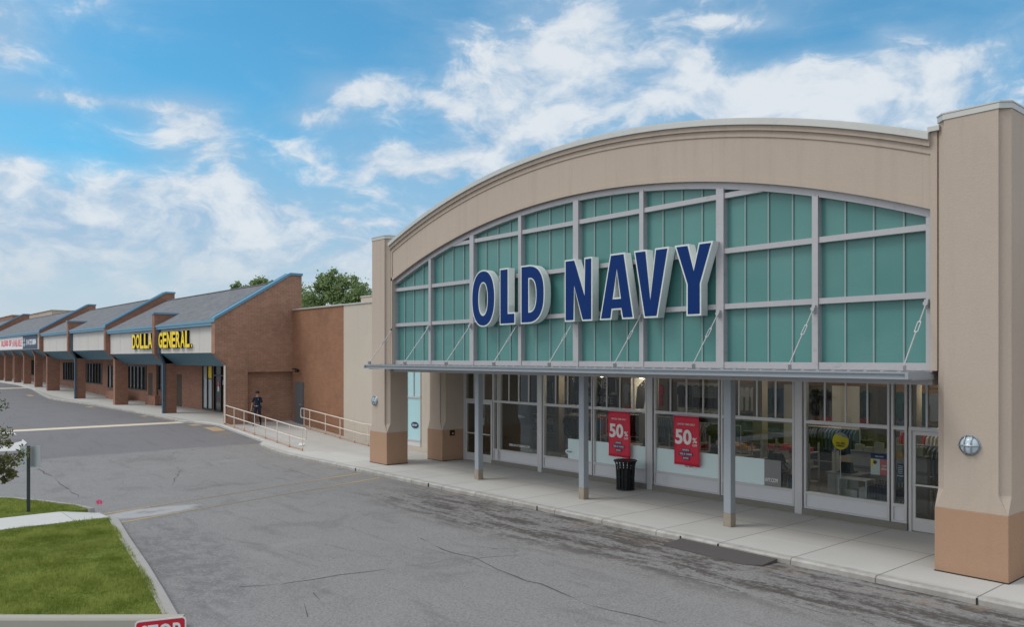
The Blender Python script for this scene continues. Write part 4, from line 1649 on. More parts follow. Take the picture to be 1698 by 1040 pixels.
    for (xa, xb, y1) in pillars:
        b = MB()
        zz = g(xa)
        b.prism([(14.72, zz - .3), (14.72, 3.5 + dz - .1), (14.45, 4.02 + dz), (y1, 4.02 + dz), (y1, zz - .3)], 'x', xa, xb)
        b.build('pillar', 'brick', o)
    for xm in mids:
        b = MB()
        zz = g(xm)
        b.prism([(14.12, 4.0 + dz), (14.12, 6.26 + dz), (15.42, 6.26 + dz), (15.42, 5.9 + dz), (14.66, 5.6 + dz), (14.66, 4.0 + dz), (15.3, 3.5 + dz), (15.3, 3.45 + dz), (14.70, 3.45 + dz)], 'x', xm, xm + .42)
        q = b.build('fin', 'brick', o)
        b = MB()
        b.box(xm - .05, xm + .47, 14.07, 15.5, 6.262 + dz, 6.36 + dz)
        b.build('coping', 'blue_trim', q)
        b = MB()
        X = xm + .53
        b.box(X - .09, X + .09, 14.28, 14.41, 4.0 + dz, 5.5 + dz)
        b.bar((X, 14.34, 4.05 + dz), (X - .12, 14.64, 3.45 + dz), .16, .13)
        b.box(X - .22, X - .05, 14.56, 14.70, zz, 3.50 + dz)
        b.build('downpipe', 'pipe', o)
    return o


u1 = shop_unit('nearest brick shop with yellow lettering and a stained end wall', -58.5, -38.6, 0, True, [-48.35],
               [('window', -65 + 6.6, -56.9, .9, 2.7), ('plain_door', -54.9, -53.6, 0, 2.1), ('poster_window', -49.8, -48.2, .05, 2.75), ('door', -47.9, -45.6, 0, 2.75)],
               [(-48.35, -47.93, 15.35)], end=True)
u2 = shop_unit('brick shop with blank cream fascia, next beyond the yellow lettered shop', -80.4, -58.5, .28, True, [-69.85],
               [('window', -79.4, -73.5, .8, 2.6), ('blind_window', -71.6, -66.4, .7, 2.6), ('window', -65.8, -61.2, .8, 2.6), ('plain_door', -60.8, -59.8, 0, 2.1)],
               [(-69.85, -69.43, 15.35), (-58.95, -58.5, 15.55)])
u3 = shop_unit('brick shop under the leasing banner with a row of thin piers', -112, -80.4, .52, True, [],
               [('window', -108, -98, .6, 2.4), ('window', -96, -90, .6, 2.4), ('window', -88, -82, .6, 2.4)],
               [(-80.85, -80.4, 15.7), (-86.3, -85.9, 15.35), (-91.8, -91.4, 15.35), (-97.2, -96.8, 15.35), (-102.8, -102.4, 15.35), (-108.2, -107.8, 15.35)])
u4 = shop_unit('last brick shop at the far left end of the row', -140, -112, .95, True, [], [], [(-112.45, -112, 15.6), (-117.8, -117.4, 15.35)])
b = MB()
b.box(-150, -133, 20, 40, 0, 9.8)
fb = thing('brick_block', 'plain tall brick block rising behind the last shop roof', 'building', (-134, 30, 1.2))
b.build('wall', 'brick', fb)
b = MB()
b.box(-150.1, -132.9, 19.9, 40.1, 9.802, 9.9)
b.build('coping', 'strip', fb)
b = MB()
b.box(-119, -104, 19.5, 36, 1, 9.2)
rb = thing('stucco_hall', 'pale flat roofed hall behind the far shop roofs', 'building', (-100, 27, 1.2))
b.build('wall', 'stucco', rb)
b = MB()
b.box(-119.1, -103.9, 19.4, 36.1, 9.202, 9.26)
b.build('coping', 'strip', rb)
# low planters / brick benches by the windows
for i, (x0, x1, lab) in enumerate(((-68.2, -63.5, 'low brick planter wall beneath the blinds of the cream fascia shop'), (-58.0, -55.9, 'low brick planter wall under the dark window of the yellow lettered shop'))):
    b = MB()
    b.box(x0, x1, 16.5, 16.8, .55, 1.25)
    tag(b.build('planter_wall', 'brick', bevel=.02), lab, 'low wall', 'low brick walls under the shop windows')

# yellow fascia letters, in two words either side of the brick fin
ds = thing('shop_sign', 'yellow block letters with dark edges on the nearest cream fascia', 'sign', (-47, 14.4, 4.3))


def block_word(word, x0, x1, z0, z1):
    n = len(word)
    wtot = x1 - x0
    cell = wtot / n
    for i, ch in enumerate(word):
        a, c = x0 + cell * i + cell * .05, x0 + cell * (i + 1) - cell * .05
        if ch == '.':
            text(ch, 'letter', a, a + cell * .22, z0, z0 + .14, 14.30, 'yellow', ds, .02, .03)
            continue
        q = text(ch, 'letter', a, c, z0, z1, 14.265, 'yellow', ds, .012, .03)
        text(ch, 'letter_return', a - .03, c + .03, z0 - .02, z1 + .02, 14.28, 'black', q, .13, .035)


block_word('DOLLAR', -52.9, -48.0, 4.33, 5.20)
block_word('GENERAL', -47.7, -42.5, 4.33, 5.20)
block_word('.', -42.45, -41.8, 4.33, 5.2)

# leasing banner
lbn = thing('lease_banner', 'white and navy leasing banner hung across the cream fascia', 'banner', (-95, 14.4, 4.6))
zb, zt = 4.62, 5.84
b = MB()
b.box(-104.0, -89.9, 14.37, 14.40, zb, zt)
w1 = b.build('white_panel', 'white', lbn)
b = MB()
b.box(-89.88, -83.0, 14.37, 14.40, zb, zt)
w2 = b.build('navy_panel', 'banner_blue', lbn)
text('18,500 SF', 'lettering', -102.5, -96.0, zb + .25, zt - .25, 14.355, 'pinkred', w1, .01, .03)
text('AVAILABLE', 'lettering', -95.6, -90.3, zb + .25, zt - .25, 14.355, 'pinkred', w1, .01, .0)
text('314.727.8884', 'lettering', -88.0, -83.3, zb + .35, zt - .35, 14.355, 'white', w2, .01, .03)
text('CALL\nNOW', 'lettering', -89.5, -88.6, zb + .2, zt - .2, 14.355, 'white', w2, .01, .0)

# ================================================================== TREES


def tree(name, label, base, h, crowns, leaf, nleaf, size, group=None, trunk_r=.25, lm='leaf'):
    o = thing(name, label, 'tree', base, group)
    bx_, by_, bz_ = base
    tr = MB()
    top = Vector((bx_ + random.uniform(-.3, .3), by_, bz_ + h * .55))
    tr.tube([(bx_, by_, bz_), (bx_ + .05, by_, bz_ + h * .25), top], [trunk_r, trunk_r * .75, trunk_r * .5], 10)
    for (cx_, cy_, cz_, r_) in crowns:
        c = Vector((cx_, cy_, cz_))
        for k in range(3):
            e = c + Vector((random.uniform(-.6, .6) * r_, random.uniform(-.6, .6) * r_, random.uniform(-.2, .5) * r_))
            s = Vector((bx_, by_, bz_ + h * random.uniform(.25, .5)))
            m_ = s.lerp(e, .5) + Vector((0, 0, -.1 * r_))
            tr.tube([s, m_, e], [trunk_r * .35, trunk_r * .2, .012], 6)
    tr.build('trunk', 'bark', o)
    V = []
    per = nleaf // len(crowns)
    for (cx_, cy_, cz_, r_) in crowns:
        k = max(8, int(22 * r_ / 1.5))
        cl = rng.normal(0, 1, (k, 3))
        cl /= np.linalg.norm(cl, axis=1)[:, None]
        cl *= (rng.uniform(.25, 1.0, (k, 1)) ** .5) * r_
        cl[:, 2] *= .8
        cr = rng.uniform(.16, .42, k) * r_
        idx = rng.integers(0, k, per)
        p = rng.normal(0, .5, (per, 3)) * cr[idx][:, None] + cl[idx] + np.array([cx_, cy_, cz_])
        V.append(p)
    p = np.concatenate(V)
    n = len(p)
    a = rng.normal(0, 1, (n, 3))
    a /= np.linalg.norm(a, axis=1)[:, None]
    b_ = np.cross(a, rng.normal(0, 1, (n, 3)))
    b_ /= np.linalg.norm(b_, axis=1)[:, None]
    s = size * rng.uniform(.6, 1.3, (n, 1))
    v = np.stack([p - a * s, p - b_ * s * .5, p + a * s, p + b_ * s * .5], 1)
    me = bpy.data.meshes.new('crown')
    me.from_pydata(v.reshape(-1, 3).tolist(), [], np.arange(4 * n).reshape(-1, 4).tolist())
    c = bpy.data.objects.new('crown', me)
    COL.objects.link(c)
    me.materials.append(M[leaf])
    attach(c, o)
    return o


tree('leafy_tree', 'broad green tree behind the low wall beside the brick gable', (-67.7, 36.2, 0), 11.5,
     [(-69.0, 34.8, 9.6, 1.9), (-68.3, 36.0, 10.6, 1.5), (-66.5, 37.2, 9.9, 2.0), (-67.5, 36.2, 8.3, 2.2), (-71.0, 35.0, 8.6, 1.5), (-65.3, 37.8, 8.2, 1.6)], 'leaf', 13000, .165, 'trees beyond the shops')
tree('leafy_tree', 'lower green tree peeking out beside the beige store pillar', (-63.5, 39.8, 0), 9.8,
     [(-63.9, 39.6, 8.5, 1.4), (-62.6, 40.6, 8.8, 1.5), (-62.0, 41.4, 8.3, 1.5), (-64.5, 39.0, 7.6, 1.4)], 'leaf', 7500, .165, 'trees beyond the shops')
tree('leafy_tree', 'small tree top just showing above the shingle roof ridge', (-72.4, 30.6, 0), 11.0,
     [(-73.0, 30.2, 10.2, 1.1), (-71.9, 31.0, 10.45, .9), (-73.9, 29.6, 9.8, 1.1)], 'leaf', 4500, .15, 'trees beyond the shops')
tree('ornamental_tree', 'small dark leaved tree at the left edge beside the footpath', (-18.9, 1.9, 0), 2.6,
     [(-18.75, 2.55, 2.25, .38), (-18.95, 2.75, 1.8, .34), (-18.6, 2.25, 2.75, .40), (-18.9, 2.62, 1.45, .25), (-18.6, 1.9, 2.0, .5)], 'leaf_dark', 2900, .04, trunk_r=.06)

# ================================================================== SIGNS IN THE FOREGROUND
sp = thing('sign_post', 'dark metal post carrying a pale blank plate on the far grass island', 'sign post', (-22.7, 3.75, 0))
b = MB()
px0, py0 = -22.7, 3.75
for q in ((-.045, .0), (.045, .0)):
    b.box(px0 + q[0] - .012, px0 + q[0] + .012, py0 - .03, py0 + .03, -.02, 1.63)
b.box(px0 - .035, px0 + .035, py0 - .012, py0 + .012, -.02, 1.63)
po = b.build('post', 'pole', sp)
b = MB()
dirr = Vector((.6477, .7619, 0))
c0 = Vector((px0 - .10, py0 + .045, 0))
pts = [c0 - dirr * .24, c0 + dirr * .26]
nn = Vector((-.7619, .6477, 0)) * .006
vs = [(q + s_ * nn + Vector((0, 0, z))) for z in (1.10, 1.62) for q, s_ in ((pts[0], -1), (pts[1], -1), (pts[1], 1), (pts[0], 1))]
b.add(vs, [(0, 3, 2, 1), (4, 5, 6, 7), (0, 1, 5, 4), (1, 2, 6, 5), (2, 3, 7, 6), (3, 0, 4, 7)])
b.build('plate', 'platesign', sp)

# stop sign close to the camera, only its top edge in view
ss = thing('stop_sign', 'red and white stop sign whose top edge shows at the bottom left', 'stop sign', (-7.5, 2.3, -.12))
cs = Vector((-7.52, 2.27, 1.17))
ax = Vector((.6477 + -.7619 * .382, .7619 + .6477 * .382, 0)).normalized()      # along the sign face
nrm = Vector((ax.y, -ax.x, 0))                                                # towards the viewer


def sign_pt(u, v, d):
    return cs + ax * u + Vector((0, 0, v)) + nrm * d


def rrect(hw, hh, r_, d):
    out = []
    for qx, qy, a0 in ((hw - r_, hh - r_, 0), (-hw + r_, hh - r_, 90), (-hw + r_, -hh + r_, 180), (hw - r_, -hh + r_, 270)):
        for k in range(7):
            a = R(a0 + 15 * k)
            out.append(sign_pt(qx + r_ * math.cos(a), qy + r_ * math.sin(a), d))
    return out


for (nm, hw, hh, r_, d0, d1, m_) in (('plate', .212, .29, .035, -.004, .0, 'white'), ('red_face', .199, .277, .026, .001, .003, 'stop_red')):
    b = MB()
    n = 28
    b.add(rrect(hw, hh, r_, d0) + rrect(hw, hh, r_, d1), [tuple(range(n)), tuple(range(n, 2 * n))] + [(k, (k + 1) % n, n + (k + 1) % n, n + k) for k in range(n)])
    o_ = b.build(nm, m_, ss)
tx = text('STOP', 'lettering', -.165, .165, .10, .245, 0, 'white', None, .002, .02)
for v in tx.data.vertices:
    v.co = sign_pt(v.co.x, v.co.z, .0065 - v.co.y)
attach(tx, ss)
b = MB()
b.tube([cs + nrm * -.03 + Vector((0, 0, .25)), Vector((cs.x, cs.y, 0)) + nrm * -.03 + Vector((0, 0, -.12))], .028, 8)
b.build('post', 'pole', ss)

fg = thing('marker_flag', 'small pink marker flag beside the footpath end', 'flag', (-22.7, 5.35, -.12))
b = MB()
b.tube([(-22.7, 5.35, -.12), (-22.7, 5.35, .14)], .004, 6)
b.build('stem', 'alu', fg)
b = MB()
b.add([(-22.7, 5.35, .02), (-22.74, 5.29, .01), (-22.74, 5.27, .10), (-22.7, 5.35, .14), (-22.68, 5.41, .08), (-22.68, 5.39, .0)], [(0, 1, 2, 3), (0, 3, 4, 5)])
b.build('flag', 'pink', fg)

# ================================================================== PEOPLE


def skin_body(name, joints, edges, radii, parent, m, sub=2):
    me = bpy.data.meshes.new(name)
    me.from_pydata(joints, edges, [])
    o = bpy.data.objects.new(name, me)
    COL.objects.link(o)
    sk = o.modifiers.new('skin', 'SKIN')
    ss_ = o.modifiers.new('sub', 'SUBSURF')
    ss_.levels = ss_.render_levels = sub
    lay = me.skin_vertices[0].data
    for i, r_ in enumerate(radii):
        lay[i].radius = (r_, r_) if not isinstance(r_, tuple) else r_
    lay[0].use_root = True
    dg = bpy.context.evaluated_depsgraph_get()
    dg.update()
    m2 = bpy.data.meshes.new_from_object(o.evaluated_get(dg))
    bpy.data.objects.remove(o)
    r = bpy.data.objects.new(name, m2)
    COL.objects.link(r)
    m2.materials.clear()
    for q in (m if isinstance(m, list) else [m]):
        m2.materials.append(M[q])
    for p in m2.polygons:
        p.use_smooth = True
    return r


def person(label, loc, rz, h, top, bottom, hair, arms, stride=.12, longhair=False, belt=False, cap=False, vest=None):
    """arms: for each side (elbow xyz, hand xyz) relative to a 1.75 m body; the body faces -y"""
    s = h / 1.75
    o = thing('person', label, 'person', loc, None, rz)
    J = [(0, 0, .95), (0, 0, 1.12), (0, .0, 1.32), (0, .01, 1.44), (0, .0, 1.52), (0, -.015, 1.60), (0, -.01, 1.69)]      # pelvis .. head
    E = [(0, 1), (1, 2), (2, 3), (3, 4), (4, 5), (5, 6)]
    Rd = [(.155, .11), (.145, .10), (.165, .11), (.10, .08), (.052, .052), (.078, .09), (.070, .08)]
    for sd, (el_, ha) in zip((-1, 1), arms):
        i = len(J)
        J += [(sd * .17, .01, 1.40), (sd * el_[0], el_[1], el_[2]), (sd * (el_[0] * .4 + ha[0] * .6), el_[1] * .4 + ha[1] * .6, el_[2] * .4 + ha[2] * .6), (sd * ha[0], ha[1], ha[2])]
        Rd += [.062, .045, .037, .028]
        E += [(3, i), (i, i + 1), (i + 1, i + 2), (i + 2, i + 3)]
        # palm and fingers
        d = Vector((sd * ha[0], ha[1], ha[2])) - Vector(J[i + 1])
        d.normalize()
        side = d.cross(Vector((0, 1, 0)))
        if side.length < .2: side = Vector((1, 0, 0))
        side.normalize()
        pc = Vector((sd * ha[0], ha[1], ha[2])) + d * .07
        J.append(tuple(pc)); Rd.append((.036, .018)); E.append((i + 3, i + 4))
        for f_ in range(4):
            b0 = pc + side * (f_ - 1.5) * .02 + d * .02
            ln = (.055, .07, .075, .06)[f_]
            k = len(J)
            J += [tuple(b0 + d * ln * .55), tuple(b0 + d * ln + Vector((0, -.015, 0)))]
            Rd += [.0095, .008]
            E += [(i + 4, k), (k, k + 1)]
        k = len(J)
        J += [tuple(pc + side * .045 - d * .01), tuple(pc + side * .06 + d * .03)]
        Rd += [.011, .009]
        E += [(i + 4, k), (k, k + 1)]
    for sd, st in ((-1, -stride), (1, stride)):
        i = len(J)
        J += [(sd * .09, 0, .88), (sd * .10, st * .5 - .03, .50), (sd * .10, st + .01, .10), (sd * .105, st - .01, .045), (sd * .12, st - .15, .035)]
        Rd += [.098, .066, .045, .042, (.042, .03)]
        E += [(0, i), (i, i + 1), (i + 1, i + 2), (i + 2, i + 3), (i + 3, i + 4)]
    J = [(a * s, b * s, c * s) for a, b, c in J]
    Rd = [tuple(q * s for q in r_) if isinstance(r_, tuple) else r_ * s for r_ in Rd]
    body = skin_body('body', J, E, Rd, o, ['skin', top, bottom, 'black'])
    for p in body.data.polygons:
        z = p.center.z / s
        x = abs(p.center.x) / s
        if z < .09: p.material_index = 3
        elif z < .98 and x < .26 and (z < .9 or x < .19): p.material_index = 2
        elif z < 1.475 and (x < .2 or z > 1.17): p.material_index = 1
        else: p.material_index = 0
    body.parent = o
    # hair / cap, face
    hd = Vector((0, 0, 1.665)) * s
    b = MB()
    prof = [(.0, .115), (.05, .108), (.085, .075), (.098, .03), (.098, -.01)]
    b.lathe([(r_ * s, z_ * s) for r_, z_ in prof[::-1]], (0, .012 * s, hd.z), 20)
    hr = b.build('hair', 'black' if cap else hair, None, smooth=True)
    hr.parent = o
    if cap:
        b = MB()
        b.prism([(-.075 * s, -.09 * s), (-.05 * s, -.165 * s), (.05 * s, -.165 * s), (.075 * s, -.09 * s)], 'z', hd.z + .0 * s, hd.z + .014 * s)
        q = b.build('cap_peak', 'black', None); q.parent = o
    if longhair:
        q = skin_body('long_hair', [(0, .05 * s, 1.72 * s), (0, .075 * s, 1.60 * s), (0, .09 * s, 1.46 * s), (0, .09 * s, 1.34 * s)], [(0, 1), (1, 2), (2, 3)],
                      [.08 * s, (.10 * s, .055 * s), (.10 * s, .045 * s), (.06 * s, .03 * s)], None, hair)
        q.parent = o
    b = MB()
    b.tube([(0, -.10 * s, 1.655 * s), (0, -.118 * s, 1.625 * s), (0, -.105 * s, 1.615 * s)], [.008 * s, .014 * s, .01 * s], 6)
    q = b.build('nose', 'skin', None); q.parent = body
    b = MB()
    for sx in (-1, 1):
        b.lathe([(0, -.01 * s), (.011 * s, -.004 * s), (.011 * s, .004 * s), (0, .008 * s)], (sx * .032 * s, -.088 * s, 1.655 * s), 8, 'y')
    q = b.build('eye', 'black', None); q.parent = body
    b = MB()
    b.bar((-.024 * s, -.092 * s, 1.588 * s), (.024 * s, -.092 * s, 1.588 * s), .012 * s, .008 * s)
    q = b.build('mouth', 'redcloth', None); q.parent = body
    if belt:
        b = MB()
        n = 24
        b.tube([(.165 * s * math.cos(2 * PI * k / n), .125 * s * math.sin(2 * PI * k / n), 1.0 * s) for k in range(n + 1)], .022 * s, 6)
        b.box(.15 * s, .21 * s, -.05 * s, .05 * s, .86 * s, 1.0 * s)
        b.box(-.21 * s, -.15 * s, -.05 * s, .05 * s, .90 * s, 1.0 * s)
        q = b.build('duty_belt', 'black', None); q.parent = o
        b = MB()
        b.box(-.03 * s, .03 * s, -.16 * s, -.145 * s, .98 * s, 1.02 * s)
        b.box(-.10 * s, -.07 * s, -.155 * s, -.14 * s, .985 * s, 1.015 * s)
        b.box(.05 * s, .08 * s, -.155 * s, -.14 * s, .985 * s, 1.015 * s)
        q = b.build('belt_buckle', 'alu', None); q.parent = o
        b = MB()
        b.box(.06 * s, .105 * s, -.135 * s, -.122 * s, 1.30 * s, 1.35 * s)
        q = b.build('badge', 'alu', None); q.parent = o
    return o


person('person in dark uniform with duty belt walking by the brick wall', (-37.9, 15.95, gz(-37.9)), R(48), 1.66, 'uniform', 'uniform', 'hair',
       [((.27, .03, 1.14), (.30, -.04, .88)), ((.25, -.02, 1.16), (.10, -.20, 1.30))], .20, belt=True, cap=True)
pw = person('woman with light hair in a black top inside the window', (-11.56, 18.95, 0), R(70), 1.54, 'black_cloth', 'black_cloth', 'blond',
            [((.24, -.06, 1.12), (.18, -.28, 1.05)), ((.24, -.06, 1.12), (.20, -.26, .98))], .05, longhair=True)
pw2 = person('person in pale top and jeans behind the window post inside', (-11.08, 18.85, 0), R(-75), 1.44, 'tee_white', 'denim', 'hair',
             [((.23, -.03, 1.10), (.20, -.22, 1.0)), ((.23, -.03, 1.10), (.22, -.1, .9))], .04, longhair=True)

# ================================================================== THINGS INSIDE THE STORE


def pendant(x, y, z, label):
    o = thing('pendant_lamp', label, 'pendant lamp', (x, y, z), 'lit pendant lamps in the store')
    b = MB()
    b.tube([(x, y, z + .2), (x, y, 4.3)], .01, 6)
    b.build('cord', 'black', o)
    b = MB()
    b.lathe([(.05, .22), (.09, .2), (.22, .02), (.21, .02), (.08, .18), (.04, .2)], (x, y, z), 20)
    b.build('lamp_shade', 'alu', o)
    b = MB()
    b.lathe([(0, .0), (.10, .02), (.19, .03), (.1, .1), (0, .12)], (x, y, z), 16)
    b.build('bulb', 'warm_emit', o)
    ld = bpy.data.lights.new('lamp_light', 'POINT')
    ld.energy = 36
    ld.color = (1, .80, .58)
    ld.shadow_soft_size = .2
    l = bpy.data.objects.new('lamp_light', ld)
    COL.objects.link(l)
    l.location = (x, y, z - .12)
    attach(l, o)


for (x, y, z, lab) in ((-19.1, 20.3, 3.12, 'lit cone pendant lamp just right of the second grey canopy post'), (-17.6, 20.6, 3.10, 'lit cone pendant lamp above the bin banner window'),
                       (-12.9, 22.5, 3.15, 'lit pendant lamp behind the third grey canopy post'), (-9.0, 23.0, 3.1, 'lit pendant lamp deep behind the right end window'),
                       (-22.5, 22.5, 3.1, 'lit pendant lamp deep behind the left double door')):
    pendant(x, y, z, lab)


def added_strip_light(x, y, label):  # ceiling fitting out of view, added to brighten the shop interior
    o = thing('added_ceiling_light', label, 'added ceiling light', (x, y, 4.2), 'unseen ceiling strip lights added to light the store')
    b = MB()
    b.box(x - .9, x + .9, y - .12, y + .12, 4.22, 4.3)
    b.build('housing', 'alu', o)
    b = MB()
    b.box(x - .85, x + .85, y - .09, y + .09, 4.19, 4.218)
    b.build('tube', mat('tube_glow', (1, 1, 1), .5, emit=(1, .9, .78), es=9), o)


for i, (x, y) in enumerate(((-20, 22), (-13.5, 22), (-7.5, 22), (-10.5, 24.6), (-17, 24.6))):
    added_strip_light(x, y, ['left front', 'middle front', 'right front', 'right rear', 'left rear'][i] + ' strip light added on the unseen ceiling to light the store')

added_strip_light(-11.3, 19.7, 'unseen strip light added on the ceiling to brighten the two people by the right windows')  # extra lamp added so the two people show through the glass
added_strip_light(-8.6, 20.0, 'unseen strip light added on the ceiling to brighten the yellow disc and baskets')  # another added lamp, brightens the goods near the right window

CL = ['black_cloth', 'grey_cloth', 'teal_cloth', 'tee_white', 'denim', 'redcloth']


def rack(x, y, length, h, label, cols, rz=0.0, n=None):
    o = thing('clothes_rack', label, 'clothes rack', (x, y, 0), None, rz)
    q = MB()
    q.tube([(-length / 2, 0, 0), (-length / 2, 0, h)], .018, 6)
    q.tube([(length / 2, 0, 0), (length / 2, 0, h)], .018, 6)
    q.tube([(-length / 2, 0, h), (length / 2, 0, h)], .018, 6)
    q.tube([(-length / 2, -.25, .02), (-length / 2, .25, .02)], .018, 6)
    q.tube([(length / 2, -.25, .02), (length / 2, .25, .02)], .018, 6)
    fr = q.build('frame', 'alu', None); fr.parent = o
    n = n or int(length / .11)
    for ci, c in enumerate(cols):
        q = MB()
        for k in range(n):
            if k * len(cols) // n != ci: continue
            xx = -length / 2 + .08 + (length - .16) * k / max(1, n - 1)
            d = random.uniform(.62, .8)
            w_ = random.uniform(.19, .23)
            th = .025
            pts = [(-.05, h - .03), (.05, h - .03), (w_, h - .12), (w_ + .05, h - .32), (w_ - .02, h - .34), (w_ - .03, h - d), (-w_ + .03, h - d), (-w_ + .02, h - .34), (-w_ - .05, h - .32), (-w_, h - .12)]
            q.prism([(a, z) for a, z in pts], 'x', xx - th, xx + th)
        g = q.build('garment_row', c, None); g.parent = o
    return o


rack(-12.3, 22.9, 2.0, 1.7, 'rack of dark garments deep behind the window with the yellow disc', ['black_cloth', 'denim'])
rack(-8.2, 21.4, 1.8, 1.55, 'rack of grey garments behind the right glass door', ['grey_cloth', 'redcloth'])
rack(-16.6, 23.4, 1.9, 1.5, 'rack of mixed garments behind the banner window with white oval', ['tee_white', 'black_cloth', 'denim'])
rack(-21.3, 21.6, 1.8, 1.6, 'rack of teal garments behind the far left window', ['black_cloth', 'denim'])
rack(-22.6, 23.2, 2.0, 1.5, 'rack of pale and red garments behind the chalkboard window', ['tee_white', 'redcloth'])
rack(-19.6, 23.6, 2.2, 1.6, 'rack of black garments behind the bin banner window', ['black_cloth', 'grey_cloth'])
rack(-9.6, 24.2, 2.2, 1.6, 'long rack of red and white garments at the right end inside', ['redcloth', 'tee_white', 'teal_cloth'])


def wall_rail(x, label, cols, z=2.72, w_=2.1):
    """a high wall display: garments hung flat and shelves of folded stock under it"""
    o = thing('wall_display', label, 'wall display', (x, 25.5, 0), None)
    q = MB()
    q.box(x - w_ / 2 - .1, x + w_ / 2 + .1, 25.5, 25.65, 0, 2.83)
    q.build('back_panel', 'shelf' if 'all black' in label or 'denim and black' in label else ('intwood' if x > -12 else 'intwall'), o)
    for i, c in enumerate(cols):
        q = MB()
        n = 3
        ww = w_ / len(cols)
        for k in range(n):
            cx_ = x - w_ / 2 + ww * i + ww * (k + .5) / n
            hw = ww / n * .46
            q.prism([(cx_ - hw * .35, z), (cx_ + hw * .35, z), (cx_ + hw, z - .09), (cx_ + hw * 1.05, z - .35), (cx_ + hw * .7, z - .36), (cx_ + hw * .68, z - .85), (cx_ - hw * .68, z - .85), (cx_ - hw * .7, z - .36), (cx_ - hw * 1.05, z - .35), (cx_ - hw, z - .09)], 'y', 25.36, 25.44)
        q.build('garment', c, o)
    for zz in (.35, .75, 1.15, 1.52):
        q = MB()
        q.box(x - w_ / 2, x + w_ / 2, 25.1, 25.49, zz, zz + .03)
        sh = q.build('shelf', 'shelf', o)
        q = MB()
        k = x - w_ / 2 + .05
        while k < x + w_ / 2 - .25:
            ww = random.uniform(.18, .26)
            q.box(k, k + ww, 25.12, 25.4, zz + .032, zz + .032 + random.uniform(.12, .3))
            k += ww + .03
        q.build('folded_stock', random.choice(CL), sh)
    return o


for i, (x, cols, lab) in enumerate(((-27.0, ['teal_cloth', 'tee_white'], 'teal and white'), (-24.4, ['denim', 'black_cloth'], 'denim and black'), (-21.6, ['grey_cloth', 'redcloth'], 'grey and red'),
                                    (-18.8, ['black_cloth', 'black_cloth'], 'all black'), (-16.0, ['tee_white', 'teal_cloth', 'denim'], 'white, teal and denim'), (-13.2, ['black_cloth', 'teal_cloth'], 'black and teal'),
                                    (-10.4, ['teal_cloth', 'grey_cloth'], 'teal and grey'), (-7.6, ['black_cloth', 'denim'], 'black and denim'), (-4.8, ['redcloth', 'tee_white'], 'red and white'))):
    wall_rail(x, 'wall display of %s garments over shelves at the back of the store' % lab, cols)


def gondola(x, y, w_, h, label, rz=0.0):
    o = thing('shelf_unit', label, 'shelf unit', (x, y, 0), None, rz)
    q = MB()
    for sx in (-w_ / 2, w_ / 2):
        for sy in (-.25, .25):
            q.box(sx - .02, sx + .02, sy - .02, sy + .02, 0, h)
    fr = q.build('frame', 'shelf', None); fr.parent = o
    for i in range(3):
        z = h * (i + .6) / 3.6 + .12
        q = MB()
        q.box(-w_ / 2, w_ / 2, -.27, .27, z, z + .025)
        s_ = q.build('shelf', 'shelf', None); s_.parent = o
        q = MB()
        k = -w_ / 2 + .04
        while k < w_ / 2 - .15:
            ww = random.uniform(.08, .2)
            q.box(k, k + ww, -.24, random.uniform(-.1, .2), z + .027, z + .027 + random.uniform(.06, .2))
            k += ww + .025
        g = q.build('stock', random.choice(CL + ['orange', 'pinkred', 'tee_white']), None); g.parent = s_
    return o


gondola(-12.1, 20.6, 1.3, 1.45, 'white shelf unit of small goods behind the two people')
gondola(-13.9, 20.7, 1.2, 1.3, 'white shelf unit behind the banner with white oval')
gondola(-9.4, 21.3, 1.4, 1.35, 'white shelf unit behind the checkout in the right window')
gondola(-16.1, 21.2, 1.2, 1.3, 'white shelf unit right of the bin banner inside')
gondola(-20.8, 23.8, 1.4, 1.4, 'white shelf unit far inside the leftmost window')


def counter(x0, x1, y0, y1, h, label, m='shelf'):
    o = thing('checkout_counter', label, 'counter', ((x0 + x1) / 2, (y0 + y1) / 2, 0))
    q = MB()
    q.box(x0, x1, y0, y1, 0, h)
    q.build('cabinet', m, o, bevel=.01)
    q = MB()
    q.box(x0 - .03, x1 + .03, y0 - .03, y1 + .03, h + .002, h + .045)
    q.build('worktop', 'counter', o)
    q = MB()
    q.prism([(y0 + .1, h + .05), (y0 + .3, h + .05), (y0 + .22, h + .3), (y0 + .18, h + .3)], 'x', (x0 + x1) / 2 - .14, (x0 + x1) / 2 + .14)
    q.box((x0 + x1) / 2 - .18, (x0 + x1) / 2 + .18, y0 + .05, y0 + .4, h + .046, h + .08)
    q.build('till', 'black', o)
    return o


counter(-10.15, -9.35, 18.9, 19.5, .92, 'pale checkout counter at the left of the right end window')
counter(-17.2, -15.4, 19.2, 19.8, 1.0, 'pale counter behind the bin banner')
counter(-14.7, -12.9, 19.2, 19.8, 1.0, 'pale counter behind the banner with the white oval')
counter(-12.5, -11.5, 19.3, 19.8, .98, 'short pale counter beside the two people')
o = thing('queue_wall', 'pale low partition wall topped with boxes behind the checkout', 'partition', (-9.2, 20.3, 0))
q = MB()
q.box(-10.2, -8.3, 20.2, 20.35, 0, 1.35)
q.build('panel', 'shelf', o)
q = MB()
q.box(-10.2, -8.3, 20.17, 20.38, 1.352, 1.40)
q.box(-10.2, -8.3, 20.16, 20.19, .95, 1.03)
q.build('trim', 'counter', o)
q = MB()
for k in range(7):
    x = -10.1 + k * .25
    q.box(x, x + .2, 20.2, 20.34, 1.402, 1.45 + random.uniform(.03, .2))
q.build('box_row', 'tee_white', o)
